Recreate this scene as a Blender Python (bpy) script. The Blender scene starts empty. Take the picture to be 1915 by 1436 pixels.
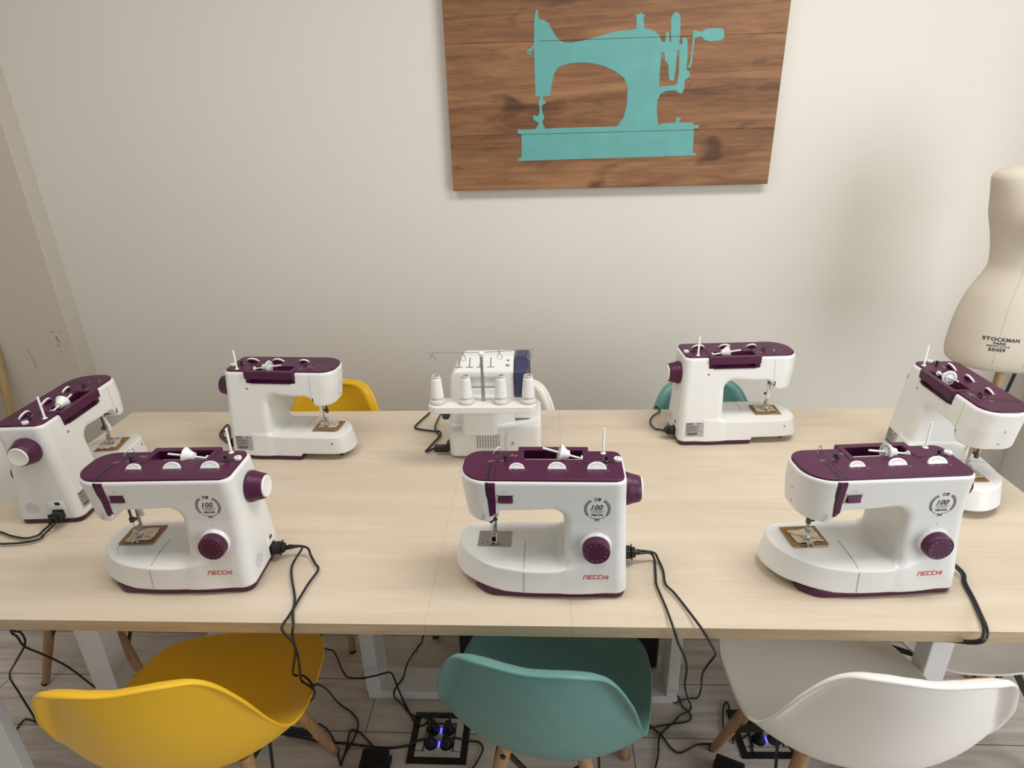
import bpy, bmesh, math, random
import numpy as np
from mathutils import Vector, Matrix

# ---------------------------------------------------------------- camera, light, exposure
S = bpy.context.scene
C = S.collection
W_PX, H_PX = 1915, 1436
CAM_H = 1.7064
F_PX, PITCH, ROLL, YAW = 1157.35, 0.400685, -0.0284726, 0.0542867
cam = bpy.data.objects.new('camera', bpy.data.cameras.new('camera'))
C.objects.link(cam)
cam.data.sensor_fit = 'HORIZONTAL'
cam.data.sensor_width = 36.0
cam.data.lens = F_PX / W_PX * 36.0
cam.data.clip_start = 0.02
_cy, _sy = math.cos(YAW), math.sin(YAW)
_F = Vector((-_sy*math.cos(PITCH), _cy*math.cos(PITCH), -math.sin(PITCH)))
_R = Vector((_cy, _sy, 0)); _U = _R.cross(_F)
_R2 = _R*math.cos(ROLL) + _U*math.sin(ROLL); _U2 = -_R*math.sin(ROLL) + _U*math.cos(ROLL)
cam.matrix_world = Matrix(((_R2.x, _U2.x, -_F.x, 0), (_R2.y, _U2.y, -_F.y, 0), (_R2.z, _U2.z, -_F.z, CAM_H), (0, 0, 0, 1)))
S.camera = cam

S.view_settings.view_transform = 'Standard'
S.view_settings.look = 'None'
S.view_settings.gamma = 1.0
S.view_settings.use_curve_mapping = False
S.view_settings.exposure = 0.02

world = bpy.data.worlds.new('world'); S.world = world; world.use_nodes = True
_bg = world.node_tree.nodes['Background']
_bg.inputs[0].default_value = (1.0, 0.985, 0.965, 1)
_bg.inputs[1].default_value = 0.335

def area_light(name, loc, target, sx, sy, power, col):
    d = bpy.data.lights.new(name, 'AREA'); d.shape = 'RECTANGLE'; d.size = sx; d.size_y = sy
    d.energy = power; d.color = col
    o = bpy.data.objects.new(name, d); C.objects.link(o); o.location = loc
    o.rotation_euler = (Vector(target)-Vector(loc)).to_track_quat('-Z', 'Y').to_euler()
    return o
area_light('ceiling_panel_light', (0.9, 1.15, 2.85), (0.9, 1.2, 0), 1.2, 0.5, 30, (1.0, 0.975, 0.94))
area_light('ceiling_panel_light', (-1.0, 0.95, 2.85), (-1.0, 1.0, 0), 1.2, 0.5, 16, (1.0, 0.95, 0.885))
area_light('shop_window_light', (3.1, -0.5, 1.45), (0.9, 1.9, 0.7), 1.8, 2.3, 62, (0.92, 0.96, 1.0))

# ---------------------------------------------------------------- materials
def lin(r, g, b):
    return tuple((v/255/12.92 if v/255 <= .04045 else ((v/255+.055)/1.055)**2.4) for v in (r, g, b)) + (1.0,)
class NT:
    def __init__(s, name):
        s.m = bpy.data.materials.new(name); s.m.use_nodes = True
        s.t = s.m.node_tree; s.b = s.t.nodes['Principled BSDF']
    def n(s, typ, **kw):
        nd = s.t.nodes.new(typ)
        for k, v in kw.items():
            if k.startswith('_'): setattr(nd, k[1:], v)
            else:
                key = int(k[1:]) if k[0] == 'i' and k[1:].isdigit() else k
                nd.inputs[key].default_value = v
        return nd
    def l(s, a, b): s.t.links.new(a, b)
def ramp(nt, fac, stops):
    r = nt.n('ShaderNodeValToRGB'); e = r.color_ramp.elements
    e[0].position, e[0].color = stops[0]; e[1].position, e[1].color = stops[-1]
    for p, c in stops[1:-1]:
        x = e.new(p); x.color = c
    nt.l(fac, r.inputs[0]); return r.outputs[0]
def plain(name, col, rough=.5, metal=0., spec=.5, bump=0., bscale=300., var=0., coat=0.):
    nt = NT(name); b = nt.b
    b.inputs['Roughness'].default_value = rough; b.inputs['Metallic'].default_value = metal
    b.inputs['Specular IOR Level'].default_value = spec
    if coat: b.inputs['Coat Weight'].default_value = coat; b.inputs['Coat Roughness'].default_value = .15
    tc = nt.n('ShaderNodeTexCoord')
    nz = nt.n('ShaderNodeTexNoise', Scale=bscale, Detail=3.)
    nt.l(tc.outputs['Object'], nz.inputs['Vector'])
    v = max(var, .015)
    c0 = tuple(min(1, x*(1-v)) for x in col[:3])+(1,); c1 = tuple(min(1, x*(1+v)) for x in col[:3])+(1,)
    nt.l(ramp(nt, nz.outputs[0], [(.3, c0), (.7, c1)]), b.inputs['Base Color'])
    if bump:
        bp = nt.n('ShaderNodeBump', Strength=bump, Distance=.001)
        nt.l(nz.outputs[0], bp.inputs['Height']); nt.l(bp.outputs[0], b.inputs['Normal'])
    return nt.m
def emis(name, col, st):
    nt = NT(name); nt.b.inputs['Base Color'].default_value = col
    nt.b.inputs['Emission Color'].default_value = col; nt.b.inputs['Emission Strength'].default_value = st
    return nt.m
def wood(name, c0, c1, c2, scale=(1.2, 22, 22), rough=.45, dist=1.2, knots=0., bump=.05, nscale=2.2, spec=.4):
    nt = NT(name); tc = nt.n('ShaderNodeTexCoord')
    mp = nt.n('ShaderNodeMapping'); mp.inputs['Scale'].default_value = scale
    nt.l(tc.outputs['Object'], mp.inputs[0])
    n1 = nt.n('ShaderNodeTexNoise', Scale=nscale, Detail=7., Roughness=.62, Distortion=dist)
    nt.l(mp.outputs[0], n1.inputs['Vector'])
    n2 = nt.n('ShaderNodeTexNoise', Scale=nscale*5.5, Detail=4., Roughness=.7, Distortion=.3)
    nt.l(mp.outputs[0], n2.inputs['Vector'])
    mx = nt.n('ShaderNodeMath', _operation='MULTIPLY_ADD'); mx.inputs[1].default_value = .35
    nt.l(n2.outputs[0], mx.inputs[0]); 
    sc = nt.n('ShaderNodeMath', _operation='MULTIPLY'); sc.inputs[1].default_value = .68
    nt.l(n1.outputs[0], sc.inputs[0]); nt.l(sc.outputs[0], mx.inputs[2])
    col = ramp(nt, mx.outputs[0], [(.36, c0), (.5, c1), (.66, c2)])
    if knots:
        vo = nt.n('ShaderNodeTexNoise', Scale=knots, Detail=2., Distortion=.6)
        m2 = nt.n('ShaderNodeMapping'); m2.inputs['Scale'].default_value = (1.0, 1, 2.4)
        nt.l(tc.outputs['Object'], m2.inputs[0]); nt.l(m2.outputs[0], vo.inputs['Vector'])
        k = nt.n('ShaderNodeMapRange'); k.inputs[1].default_value = .60; k.inputs[2].default_value = .72
        nt.l(vo.outputs[0], k.inputs[0])
        mc = nt.n('ShaderNodeMix', _data_type='RGBA'); mc.inputs[7].default_value = tuple(x*.45 for x in c0[:3])+(1,)
        k2 = nt.n('ShaderNodeMath', _operation='MULTIPLY'); k2.inputs[1].default_value = .75
        nt.l(k.outputs[0], k2.inputs[0]); nt.l(k2.outputs[0], mc.inputs[0]); nt.l(col, mc.inputs[6]); col = mc.outputs[2]
    nt.l(col, nt.b.inputs['Base Color'])
    nt.b.inputs['Roughness'].default_value = rough; nt.b.inputs['Specular IOR Level'].default_value = spec
    if bump:
        bp = nt.n('ShaderNodeBump', Strength=bump, Distance=.002)
        nt.l(mx.outputs[0], bp.inputs['Height']); nt.l(bp.outputs[0], nt.b.inputs['Normal'])
    return nt.m

M = {}
M['white'] = plain('white_plastic', (.78, .775, .75, 1), .26, spec=.5, bump=.02, bscale=900)
M['white2'] = plain('white_satin_plastic', (.84, .83, .80, 1), .35)
M['purple'] = plain('purple_plastic', (.068, .0055, .040, 1), .40, bump=.08, bscale=1400, spec=.45)
M['purple_gloss'] = plain('glossy_purple_plastic', (.082, .005, .045, 1), .25, spec=.5)
M['black'] = plain('black_plastic', (.008, .008, .009, 1), .4)
M['rubber'] = plain('black_rubber', (.010, .010, .012, 1), .42, spec=.5)
M['chrome'] = plain('polished_steel', (.62, .61, .60, 1), .18, metal=1.)
M['steel'] = plain('brushed_steel', (.42, .41, .40, 1), .35, metal=1., bscale=900, var=.08)
M['dark_metal'] = plain('dark_steel', (.10, .095, .10, 1), .3, metal=1.)
M['grey_line'] = plain('grey_groove', (.23, .22, .21, 1), .6)
M['ink'] = plain('dark_print', (.045, .040, .038, 1), .5)
M['red'] = plain('red_print', (.62, .035, .02, 1), .45)
M['mark'] = plain('pale_print', (.62, .50, .60, 1), .5)
M['dimmark'] = plain('dim_print', (.26, .13, .21, 1), .5)
M['label'] = plain('grey_label_foil', (.42, .41, .40, 1), .4)
M['card'] = plain('brown_cardboard', lin(148, 110, 66), .85, bscale=200, var=.06)
M['navy'] = plain('navy_plastic', lin(52, 56, 88), .35)
M['thread'] = plain('white_thread', (.82, .81, .80, 1), .75, bump=.4, bscale=900)
M['cone'] = plain('pale_grey_plastic', lin(205, 200, 192), .45)
M['yellow'] = plain('yellow_plastic', lin(234, 184, 30), .42, bump=.05, bscale=700)
M['teal'] = plain('teal_plastic', lin(92, 140, 134), .42, bump=.05, bscale=700)
M['chair_white'] = plain('white_chair_plastic', lin(238, 234, 228), .4, bump=.05, bscale=700)
M['beech'] = wood('beech_wood', lin(146, 108, 70), lin(168, 130, 90), lin(186, 149, 108), (22, 22, 1.5))
M['wire'] = plain('black_steel', (.010, .010, .011, 1), .35, spec=.5)
M['leg_white'] = plain('white_painted_steel', lin(214, 214, 212), .5, bscale=40, var=.03)
M['table'] = wood('pale_oak_laminate', lin(203, 187, 164), lin(210, 195, 173), lin(217, 203, 183), (.8, 10, 10), .42, .7, bump=.015, nscale=1.6)
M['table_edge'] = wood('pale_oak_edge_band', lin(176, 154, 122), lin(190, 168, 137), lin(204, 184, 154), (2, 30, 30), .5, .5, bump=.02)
M['plank'] = wood('stained_pine', lin(92, 60, 37), lin(130, 90, 59), lin(158, 115, 78), (.55, 1, 6.0), .55, 1.1, knots=4.2, bump=.06, nscale=1.9)
M['sea'] = plain('sea_green_paint', lin(94, 160, 155), .55, bscale=14, var=.06)
M['linen'] = plain('natural_linen', lin(208, 198, 182), .85, bump=.5, bscale=1100, var=.02)
M['post'] = wood('turned_beech', lin(160, 124, 84), lin(184, 148, 108), lin(200, 166, 126), (30, 30, 2))
M['timber'] = wood('raw_pine', lin(150, 122, 84), lin(172, 145, 104), lin(188, 164, 124), (14, 14, 1.5))
M['blue_led'] = emis('blue_indicator', (.06, .05, 1, 1), 5.0)
M['grey_panel'] = plain('grey_painted_panel', lin(226, 223, 216), .6, bscale=6, var=.02)

def mat_cloth():
    nt = NT('striped_cotton'); tc = nt.n('ShaderNodeTexCoord')
    sp = nt.n('ShaderNodeSeparateXYZ'); nt.l(tc.outputs['Object'], sp.inputs[0])
    nz = nt.n('ShaderNodeTexNoise', Scale=60., Detail=3.); nt.l(tc.outputs['Object'], nz.inputs['Vector'])
    # ring of a printed stripe: distance from a slanted line through the swatch
    a = nt.n('ShaderNodeMath', _operation='MULTIPLY_ADD'); a.inputs[1].default_value = .55
    nt.l(sp.outputs[0], a.inputs[0]); nt.l(sp.outputs[1], a.inputs[2])
    ad = nt.n('ShaderNodeMath', _operation='ADD'); ad.inputs[1].default_value = .004; nt.l(a.outputs[0], ad.inputs[0])
    ab = nt.n('ShaderNodeMath', _operation='ABSOLUTE'); nt.l(ad.outputs[0], ab.inputs[0])
    lt = nt.n('ShaderNodeMath', _operation='LESS_THAN'); lt.inputs[1].default_value = .0014; nt.l(ab.outputs[0], lt.inputs[0])
    base = ramp(nt, nz.outputs[0], [(.3, lin(196, 184, 158)), (.7, lin(226, 218, 196))])
    mx = nt.n('ShaderNodeMix', _data_type='RGBA'); mx.inputs[7].default_value = lin(176, 60, 44)
    nt.l(lt.outputs[0], mx.inputs[0]); nt.l(base, mx.inputs[6]); nt.l(mx.outputs[2], nt.b.inputs['Base Color'])
    nt.b.inputs['Roughness'].default_value = .9
    return nt.m
M['cloth'] = mat_cloth()

def mat_wall(name, c, scuff=False):
    nt = NT(name); tc = nt.n('ShaderNodeTexCoord')
    n1 = nt.n('ShaderNodeTexNoise', Scale=1.3, Detail=4.); nt.l(tc.outputs['Object'], n1.inputs['Vector'])
    n2 = nt.n('ShaderNodeTexNoise', Scale=170., Detail=3.); nt.l(tc.outputs['Object'], n2.inputs['Vector'])
    col = ramp(nt, n1.outputs[0], [(.3, tuple(x*.97 for x in c[:3])+(1,)), (.7, c)])
    if scuff:   # little chips of missing paint near the column's edge
        n3 = nt.n('ShaderNodeTexNoise', Scale=85., Detail=2.); nt.l(tc.outputs['Object'], n3.inputs['Vector'])
        sp = nt.n('ShaderNodeSeparateXYZ'); nt.l(tc.outputs['Object'], sp.inputs[0])
        def bell(out, c0, w):
            s1 = nt.n('ShaderNodeMath', _operation='SUBTRACT'); s1.inputs[1].default_value = c0; nt.l(out, s1.inputs[0])
            s2 = nt.n('ShaderNodeMath', _operation='ABSOLUTE'); nt.l(s1.outputs[0], s2.inputs[0])
            s3 = nt.n('ShaderNodeMapRange'); s3.inputs[1].default_value = 0; s3.inputs[2].default_value = w
            s3.inputs[3].default_value = 1; s3.inputs[4].default_value = 0; nt.l(s2.outputs[0], s3.inputs[0]); return s3.outputs[0]
        m = nt.n('ShaderNodeMath', _operation='MULTIPLY'); nt.l(bell(sp.outputs[0], -2.075, .07), m.inputs[0]); nt.l(bell(sp.outputs[2], .90, .16), m.inputs[1])
        th = nt.n('ShaderNodeMath', _operation='MULTIPLY_ADD'); th.inputs[1].default_value = .30; nt.l(m.outputs[0], th.inputs[0]); nt.l(n3.outputs[0], th.inputs[2])
        gt = nt.n('ShaderNodeMath', _operation='GREATER_THAN'); gt.inputs[1].default_value = .84; nt.l(th.outputs[0], gt.inputs[0])
        mx = nt.n('ShaderNodeMix', _data_type='RGBA'); mx.inputs[7].default_value = lin(112, 104, 96)
        nt.l(gt.outputs[0], mx.inputs[0]); nt.l(col, mx.inputs[6]); col = mx.outputs[2]
    nt.l(col, nt.b.inputs['Base Color'])
    nt.b.inputs['Roughness'].default_value = .75; nt.b.inputs['Specular IOR Level'].default_value = .25
    bp = nt.n('ShaderNodeBump', Strength=.12, Distance=.0015)
    nt.l(n2.outputs[0], bp.inputs['Height']); nt.l(bp.outputs[0], nt.b.inputs['Normal'])
    return nt.m
M['wall'] = mat_wall('wall_paint', lin(220, 215, 205))
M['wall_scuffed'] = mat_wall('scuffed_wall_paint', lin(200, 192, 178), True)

def mat_floor():
    nt = NT('floor_planks'); tc = nt.n('ShaderNodeTexCoord')
    br = nt.n('ShaderNodeTexBrick', Scale=1.0); br.offset = .37; br.inputs['Brick Width'].default_value = 1.28
    br.inputs['Row Height'].default_value = .193; br.inputs['Mortar Size'].default_value = .0016
    br.inputs['Mortar Smooth'].default_value = 0; br.inputs['Bias'].default_value = 0
    br.inputs['Color1'].default_value = (0, 0, 0, 1); br.inputs['Color2'].default_value = (1, 1, 1, 1); br.inputs['Mortar'].default_value = (.5, .5, .5, 1)
    mo = nt.n('ShaderNodeMapping'); mo.inputs['Location'].default_value = (.55, .045, 0)
    nt.l(tc.outputs['Object'], mo.inputs[0]); nt.l(mo.outputs[0], br.inputs['Vector'])
    mp = nt.n('ShaderNodeMapping'); mp.inputs['Scale'].default_value = (1.3, 13, 1); nt.l(tc.outputs['Object'], mp.inputs[0])
    n1 = nt.n('ShaderNodeTexNoise', Scale=2.4, Detail=7., Roughness=.65, Distortion=.8)
    n1.noise_dimensions = '4D'; nt.l(mp.outputs[0], n1.inputs['Vector']); nt.l(br.outputs['Color'], n1.inputs['W'])
    col = ramp(nt, n1.outputs[0], [(.28, lin(168, 156, 144)), (.5, lin(200, 190, 180)), (.7, lin(218, 210, 202))])
    mx = nt.n('ShaderNodeMix', _data_type='RGBA'); mx.inputs[7].default_value = lin(110, 98, 88)
    nt.l(br.outputs['Fac'], mx.inputs[0]); nt.l(col, mx.inputs[6]); nt.l(mx.outputs[2], nt.b.inputs['Base Color'])
    nt.b.inputs['Roughness'].default_value = .5
    return nt.m
M['floor'] = mat_floor()

# ---------------------------------------------------------------- object helpers
def link(name, me, mat, parent=None, smooth=True, ang=None):
    o = bpy.data.objects.new(name, me); C.objects.link(o)
    if isinstance(mat, str): mat = M[mat]
    if mat: me.materials.append(mat)
    if parent: o.parent = parent
    if smooth:
        me.polygons.foreach_set('use_smooth', [True]*len(me.polygons))
        if ang:
            try: me.set_sharp_from_angle(angle=math.radians(ang))
            except Exception: pass
    return o
def thing(name, label, cat, loc=(0, 0, 0), rotz=0, group=None):
    o = bpy.data.objects.new(name, None); C.objects.link(o); o.empty_display_size = .05
    o.location = loc; o.rotation_euler = (0, 0, rotz); o['label'] = label; o['category'] = cat
    if group: o['group'] = group
    return o
def tag(o, label, cat, group=None):
    o['label'] = label; o['category'] = cat
    if group: o['group'] = group
    return o
def struct(o): o['kind'] = 'structure'; return o

class MB:
    """collects shapes into one mesh"""
    def __init__(s): s.v = []; s.f = []
    def add(s, V, F):
        n = len(s.v); s.v += [tuple(map(float, a)) for a in V]; s.f += [tuple(n+i for i in f) for f in F]; return s
    def box(s, c, d, rot=None, bev=0.):
        x, y, z = [k/2 for k in d]
        if bev:
            bm = bmesh.new(); bmesh.ops.create_cube(bm, size=1)
            bmesh.ops.scale(bm, vec=d, verts=bm.verts)
            bmesh.ops.bevel(bm, geom=bm.edges[:], offset=bev, segments=3, profile=.5, affect='EDGES')
            bm.verts.ensure_lookup_table()
            V = [v.co.copy() for v in bm.verts]; F = [[v.index for v in f.verts] for f in bm.faces]; bm.free()
        else:
            V = [Vector((a*x, b*y, e*z)) for a in (-1, 1) for b in (-1, 1) for e in (-1, 1)]
            F = [(0, 1, 3, 2), (4, 6, 7, 5), (0, 4, 5, 1), (2, 3, 7, 6), (0, 2, 6, 4), (1, 5, 7, 3)]
        if rot is not None: V = [rot @ v for v in V]
        return s.add([v+Vector(c) for v in V], F)
    def lathe(s, prof, c=(0, 0, 0), axis='Z', n=32, rot=None, caps=True):
        V = []; F = []
        for r, h in prof:
            for i in range(n):
                a = 2*math.pi*i/n; p = Vector((r*math.cos(a), r*math.sin(a), h))
                if axis == 'X': p = Vector((p.z, p.x, p.y))
                elif axis == 'Y': p = Vector((p.y, p.z, p.x))
                if rot is not None: p = rot @ p
                V.append(p+Vector(c))
        for k in range(len(prof)-1):
            for i in range(n):
                j = (i+1) % n; F.append((k*n+i, k*n+j, (k+1)*n+j, (k+1)*n+i))
        if caps:
            F.append(tuple(range(n))[::-1]); F.append(tuple((len(prof)-1)*n+i for i in range(n)))
        return s.add(V, F)
    def tube(s, pts, r, n=10, closed=False, caps=True):
        P = [Vector(p) for p in pts]; m = len(P); V = []; F = []
        rr = r if hasattr(r, '__len__') else [r]*m
        nrm = None
        for i in range(m):
            a = P[(i-1) % m] if (closed or i) else P[i]; b = P[(i+1) % m] if (closed or i < m-1) else P[i]
            t = (b-a); t = t.normalized() if t.length > 1e-9 else Vector((0, 0, 1))
            if nrm is None:
                nrm = t.cross(Vector((0, 0, 1)));
                if nrm.length < .1: nrm = t.cross(Vector((1, 0, 0)))
            nrm = nrm - t*nrm.dot(t)
            if nrm.length < 1e-6: nrm = t.orthogonal()
            nrm.normalize(); bi = t.cross(nrm)
            for k in range(n):
                an = 2*math.pi*k/n; V.append(P[i]+(nrm*math.cos(an)+bi*math.sin(an))*rr[i])
        for i in range(m if closed else m-1):
            for k in range(n):
                l = (k+1) % n; ii = (i+1) % m; F.append((i*n+k, i*n+l, ii*n+l, ii*n+k))
        if caps and not closed:
            F.append(tuple(range(n))[::-1]); F.append(tuple((m-1)*n+k for k in range(n)))
        return s.add(V, F)
    def prism(s, poly, z0, z1, tf=lambda p: p):
        n = len(poly); V = [tf((x, y, z0)) for x, y in poly]+[tf((x, y, z1)) for x, y in poly]
        F = [tuple(range(n))[::-1], tuple(range(n, 2*n))]+[(i, (i+1) % n, n+(i+1) % n, n+i) for i in range(n)]
        return s.add(V, F)
    def mesh(s, name):
        me = bpy.data.meshes.new(name); me.from_pydata(s.v, [], s.f); me.update(); return me
    def build(s, name, mat, parent=None, smooth=True, ang=35, bevel=0., seg=2, flip=True):
        me = s.mesh(name)
        if flip:
            bm = bmesh.new(); bm.from_mesh(me); bmesh.ops.recalc_face_normals(bm, faces=bm.faces[:]); bm.to_mesh(me); bm.free()
        o = link(name, me, mat, parent, smooth, ang)
        if bevel:
            b = o.modifiers.new('bevel', 'BEVEL'); b.width = bevel; b.segments = seg; b.limit_method = 'ANGLE'
        return o
def crom(P, k=8, closed=False):
    P = [np.array(p, float) for p in P]; n = len(P); out = []
    rng = range(n) if closed else range(n-1)
    for i in rng:
        a = P[(i-1) % n] if (closed or i) else 2*P[0]-P[1]; b = P[i]; c = P[(i+1) % n]
        d = P[(i+2) % n] if (closed or i < n-2) else 2*P[-1]-P[-2]
        for t in np.linspace(0, 1, k, endpoint=False):
            out.append(.5*((2*b)+(c-a)*t+(2*a-5*b+4*c-d)*t*t+(3*b-a-3*c+d)*t**3))
    if not closed: out.append(P[-1])
    return out
def text_mesh(body, size, shear=0., spacing=1., bold=0.):
    """(triangles in the text's own plane, centred on its bounding box)"""
    cu = bpy.data.curves.new('t', 'FONT'); cu.body = body; cu.size = size; cu.shear = shear
    cu.space_character = spacing; cu.offset = bold; cu.resolution_u = 3
    o = bpy.data.objects.new('t', cu); C.objects.link(o)
    dg = bpy.context.evaluated_depsgraph_get(); me = bpy.data.meshes.new_from_object(o.evaluated_get(dg))
    V = np.array([v.co[:2] for v in me.vertices]); F = [tuple(p.vertices) for p in me.polygons]
    bpy.data.objects.remove(o); bpy.data.meshes.remove(me); bpy.data.curves.remove(cu)
    V = V-(V.max(0)+V.min(0))/2
    return V, F
def copy_tree(o, parent=None):
    c = o.copy(); C.objects.link(c)
    if parent: c.parent = parent
    for ch in o.children: copy_tree(ch, c)
    return c

# ---------------------------------------------------------------- setting
WALL_Y = 2.50
o = MB().box((-.1, .6, -.05), (6.2, 5.2, .1)).build('floor', 'floor', smooth=False); struct(o)
o = MB().box((-.1, WALL_Y+.05, 1.5), (6.2, .1, 3.0)).build('wall_back', 'wall', smooth=False); struct(o)
# projecting column at the left whose narrow side catches the light
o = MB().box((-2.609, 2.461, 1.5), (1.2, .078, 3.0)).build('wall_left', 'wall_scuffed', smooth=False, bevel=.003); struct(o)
o = MB().box((-3.15, .6, 1.5), (.1, 5.2, 3.0)).build('wall_side', 'wall', smooth=False); struct(o)
# return of the wall at the right, with the line of a recessed panel
o = MB().box((2.42, 2.25, 1.5), (.75, .5, 3.0)).build('wall_right', 'grey_panel', smooth=False, bevel=.004); struct(o)

# hairline crack in the paint of the column
o = MB().tube([(-2.22, 2.4215, .87), (-2.214, 2.4215, .83), (-2.205, 2.4215, .80), (-2.208, 2.4215, .77)], .0009, 5).build('wall_crack', 'grey_line')
o['kind'] = 'structure'; o.name = 'trim_1'

# ---------------------------------------------------------------- tables
TZ = .75; TH = .028; YF, YB = .978, 2.012
XL, XA, XB, XR = -1.523, -.2495, .056, 1.292
def tabletop(x0, x1, par, name='tabletop'):
    g = .00015
    t = MB().box(((x0+x1)/2, (YF+YB)/2, TZ-TH/2), (x1-x0-2*g, YB-YF, TH)).build(name, 'table', par, smooth=False)
    t.data.materials.append(M['table_edge'])
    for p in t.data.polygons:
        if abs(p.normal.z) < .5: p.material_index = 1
    return t
def post(x, y, w, d, par, h=TZ-TH):
    return MB().box((x, y, h/2), (w, d, h)).build('leg', 'leg_white', par, smooth=False, bevel=.003)
t1 = thing('work_table', 'left section of the pale wood worktable, ending left of the middle sewing machine', 'table', (0, 0, 0), 0, 'pale wood worktables pushed together')
tabletop(XL, XA, t1)
post(-1.19, 1.205, .065, .06, t1); post(-1.19, 1.86, .065, .10, t1); post(-1.40, 1.03, .13, .03, t1)
MB().box((-1.19, 1.54, .015), (.063, .56, .03)).build('stretcher', 'leg_white', t1, smooth=False, bevel=.003)
t2 = thing('work_table', 'narrow middle section of the pale wood worktable under the middle sewing machine', 'table', (0, 0, 0), 0, 'pale wood worktables pushed together')
tabletop(XA, XB, t2)
MB().box((-.078, 1.475, .015), (.985, .10, .03)).build('stretcher', 'leg_white', t2, smooth=False, bevel=.003)
MB().box((-.551, 1.475, .36), (.045, .098, .661)).build('leg', 'leg_white', t2, smooth=False, bevel=.003)
MB().box((.397, 1.475, .36), (.035, .098, .661)).build('leg', 'leg_white', t2, smooth=False, bevel=.003)
MB().box((-.078, 1.475, .706), (.985, .05, .030)).build('cross_rail', 'leg_white', t2, smooth=False, bevel=.003)
t3 = thing('work_table', 'right section of the pale wood worktable, under the front right sewing machine', 'table', (0, 0, 0), 0, 'pale wood worktables pushed together')
tabletop(XB, XR, t3)
post(.937, 1.168, .052, .050, t3); post(.985, 1.86, .055, .09, t3)
MB().box((.985, 1.90, .015), (.053, .30, .03)).build('stretcher', 'leg_white', t3, smooth=False, bevel=.003)

# ---------------------------------------------------------------- sewing machine body as a signed distance field
def arc_poly(x0, x1, y0, y1, rfl, rfr, rbr, rbl, n=10):
    P = []
    for cx, cy, r, a0 in ((x0+rfl, y0+rfl, rfl, 180), (x1-rfr, y0+rfr, rfr, 270), (x1-rbr, y1-rbr, rbr, 0), (x0+rbl, y1-rbl, rbl, 90)):
        for k in range(n+1):
            a = math.radians(a0+90*k/n); P.append((cx+r*math.cos(a), cy+r*math.sin(a)))
    return np.array(P)
def sd_poly(P, x, y):
    d = np.full(x.shape, 1e9); s = np.ones(x.shape); n = len(P)
    for i in range(n):
        a = P[i]; b = P[i-1]; e = b-a
        if e@e < 1e-14: continue
        wx = x-a[0]; wy = y-a[1]; t = np.clip((wx*e[0]+wy*e[1])/(e@e), 0, 1)
        dx = wx-e[0]*t; dy = wy-e[1]*t; d = np.minimum(d, dx*dx+dy*dy)
        c1 = y >= a[1]; c2 = y < b[1]; c3 = e[0]*wy > e[1]*wx
        s = np.where((c1 & c2 & c3) | (~c1 & ~c2 & ~c3), -s, s)
    return s*np.sqrt(d)
def smax(a, b, k):
    h = np.maximum(k-np.abs(a-b), 0)/k; return np.maximum(a, b)+h*h*k*.25
def smin(a, b, k): return -smax(-a, -b, k)
def loft_sd(levels, x, y, z, D=None):
    zs = [l[0] for l in levels]
    if D is None: D = [sd_poly(l[1], x, y) for l in levels]
    out = D[0]+0*z
    for i in range(len(zs)-1):
        t = np.clip((z-zs[i])/(zs[i+1]-zs[i]), 0, 1); t = t*t*(3-2*t) if 0 else t
        out = np.where(z > zs[i], D[i]*(1-t)+D[i+1]*t, out)
    return out
def rbox2(u, v, u0, u1, v0, v1, r):
    qu = np.abs(u-(u0+u1)/2)-(u1-u0)/2+r; qv = np.abs(v-(v0+v1)/2)-(v1-v0)/2+r
    return np.hypot(np.maximum(qu, 0), np.maximum(qv, 0))+np.minimum(np.maximum(qu, qv), 0)-r
ENV = [(.012, arc_poly(-.150, .180, -.083, .091, .05, .026, .022, .04)),
       (.05, arc_poly(-.150, .179, -.080, .087, .05, .026, .022, .04)),
       (.12, arc_poly(-.152, .177, -.067, .080, .052, .025, .022, .04)),
       (.18, arc_poly(-.165, .175, -.061, .073, .058, .025, .022, .045)),
       (.23, arc_poly(-.172, .173, -.062, .068, .058, .025, .022, .042)),
       (.283, arc_poly(-.176, .172, -.069, .062, .062, .026, .024, .045))]
def bedpoly(P): return np.array(crom(P, 5, True))
BED = [(.014, bedpoly([(-.045, -.086), (-.117, -.074), (-.172, -.045), (-.200, -.003), (-.206, .035), (-.196, .066), (-.165, .086), (-.05, .090), (.05, .0905), (.11, .088), (.14, .05), (.14, -.05), (.11, -.080), (.04, -.0865)])),
       (.078, bedpoly([(-.04, -.082), (-.115, -.067), (-.162, -.037), (-.187, .0), (-.191, .035), (-.181, .064), (-.150, .083), (-.05, .086), (.05, .085), (.10, .078), (.12, .04), (.12, -.04), (.09, -.064), (.03, -.081)]))]
def bed_top(x, y): return .079-2.4*np.maximum(0, -y-.02)**2
def body_sd(x, y, z, De=None, Db=None):
    env = loft_sd(ENV, x, y, z, De)
    env = smax(env, z-.283, .010)
    env = np.where(z < .125, smax(env, .02-x, .01), env)
    thr = smin(rbox2(x, z, -.5, -.084, .0, .1775, .012), rbox2(x, z, -.105, .045, .0, .208, .028), .012)
    env = smax(env, -thr, .009+.010*np.clip((x+.04)/.06, 0, 1)+0*z)
    bed = loft_sd(BED, x, y, z, Db)
    bed = smax(bed, z-bed_top(x, y), .003)
    d = smin(env, bed, .016)
    bot = .0145+.0085*np.maximum(np.clip((-x-.085)/.07, 0, 1), np.clip((y-.0)/.02, 0, 1)*(x < -.048))
    d = smax(d, bot-z, .003)
    d = np.maximum(d, -np.maximum(np.maximum(np.abs(x-.021)-.066, .014-y), .249-z))
    d = np.maximum(d, -np.maximum(np.maximum(np.abs(x-.0215)-.0775, .052-y), .250-z))
    return d
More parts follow.
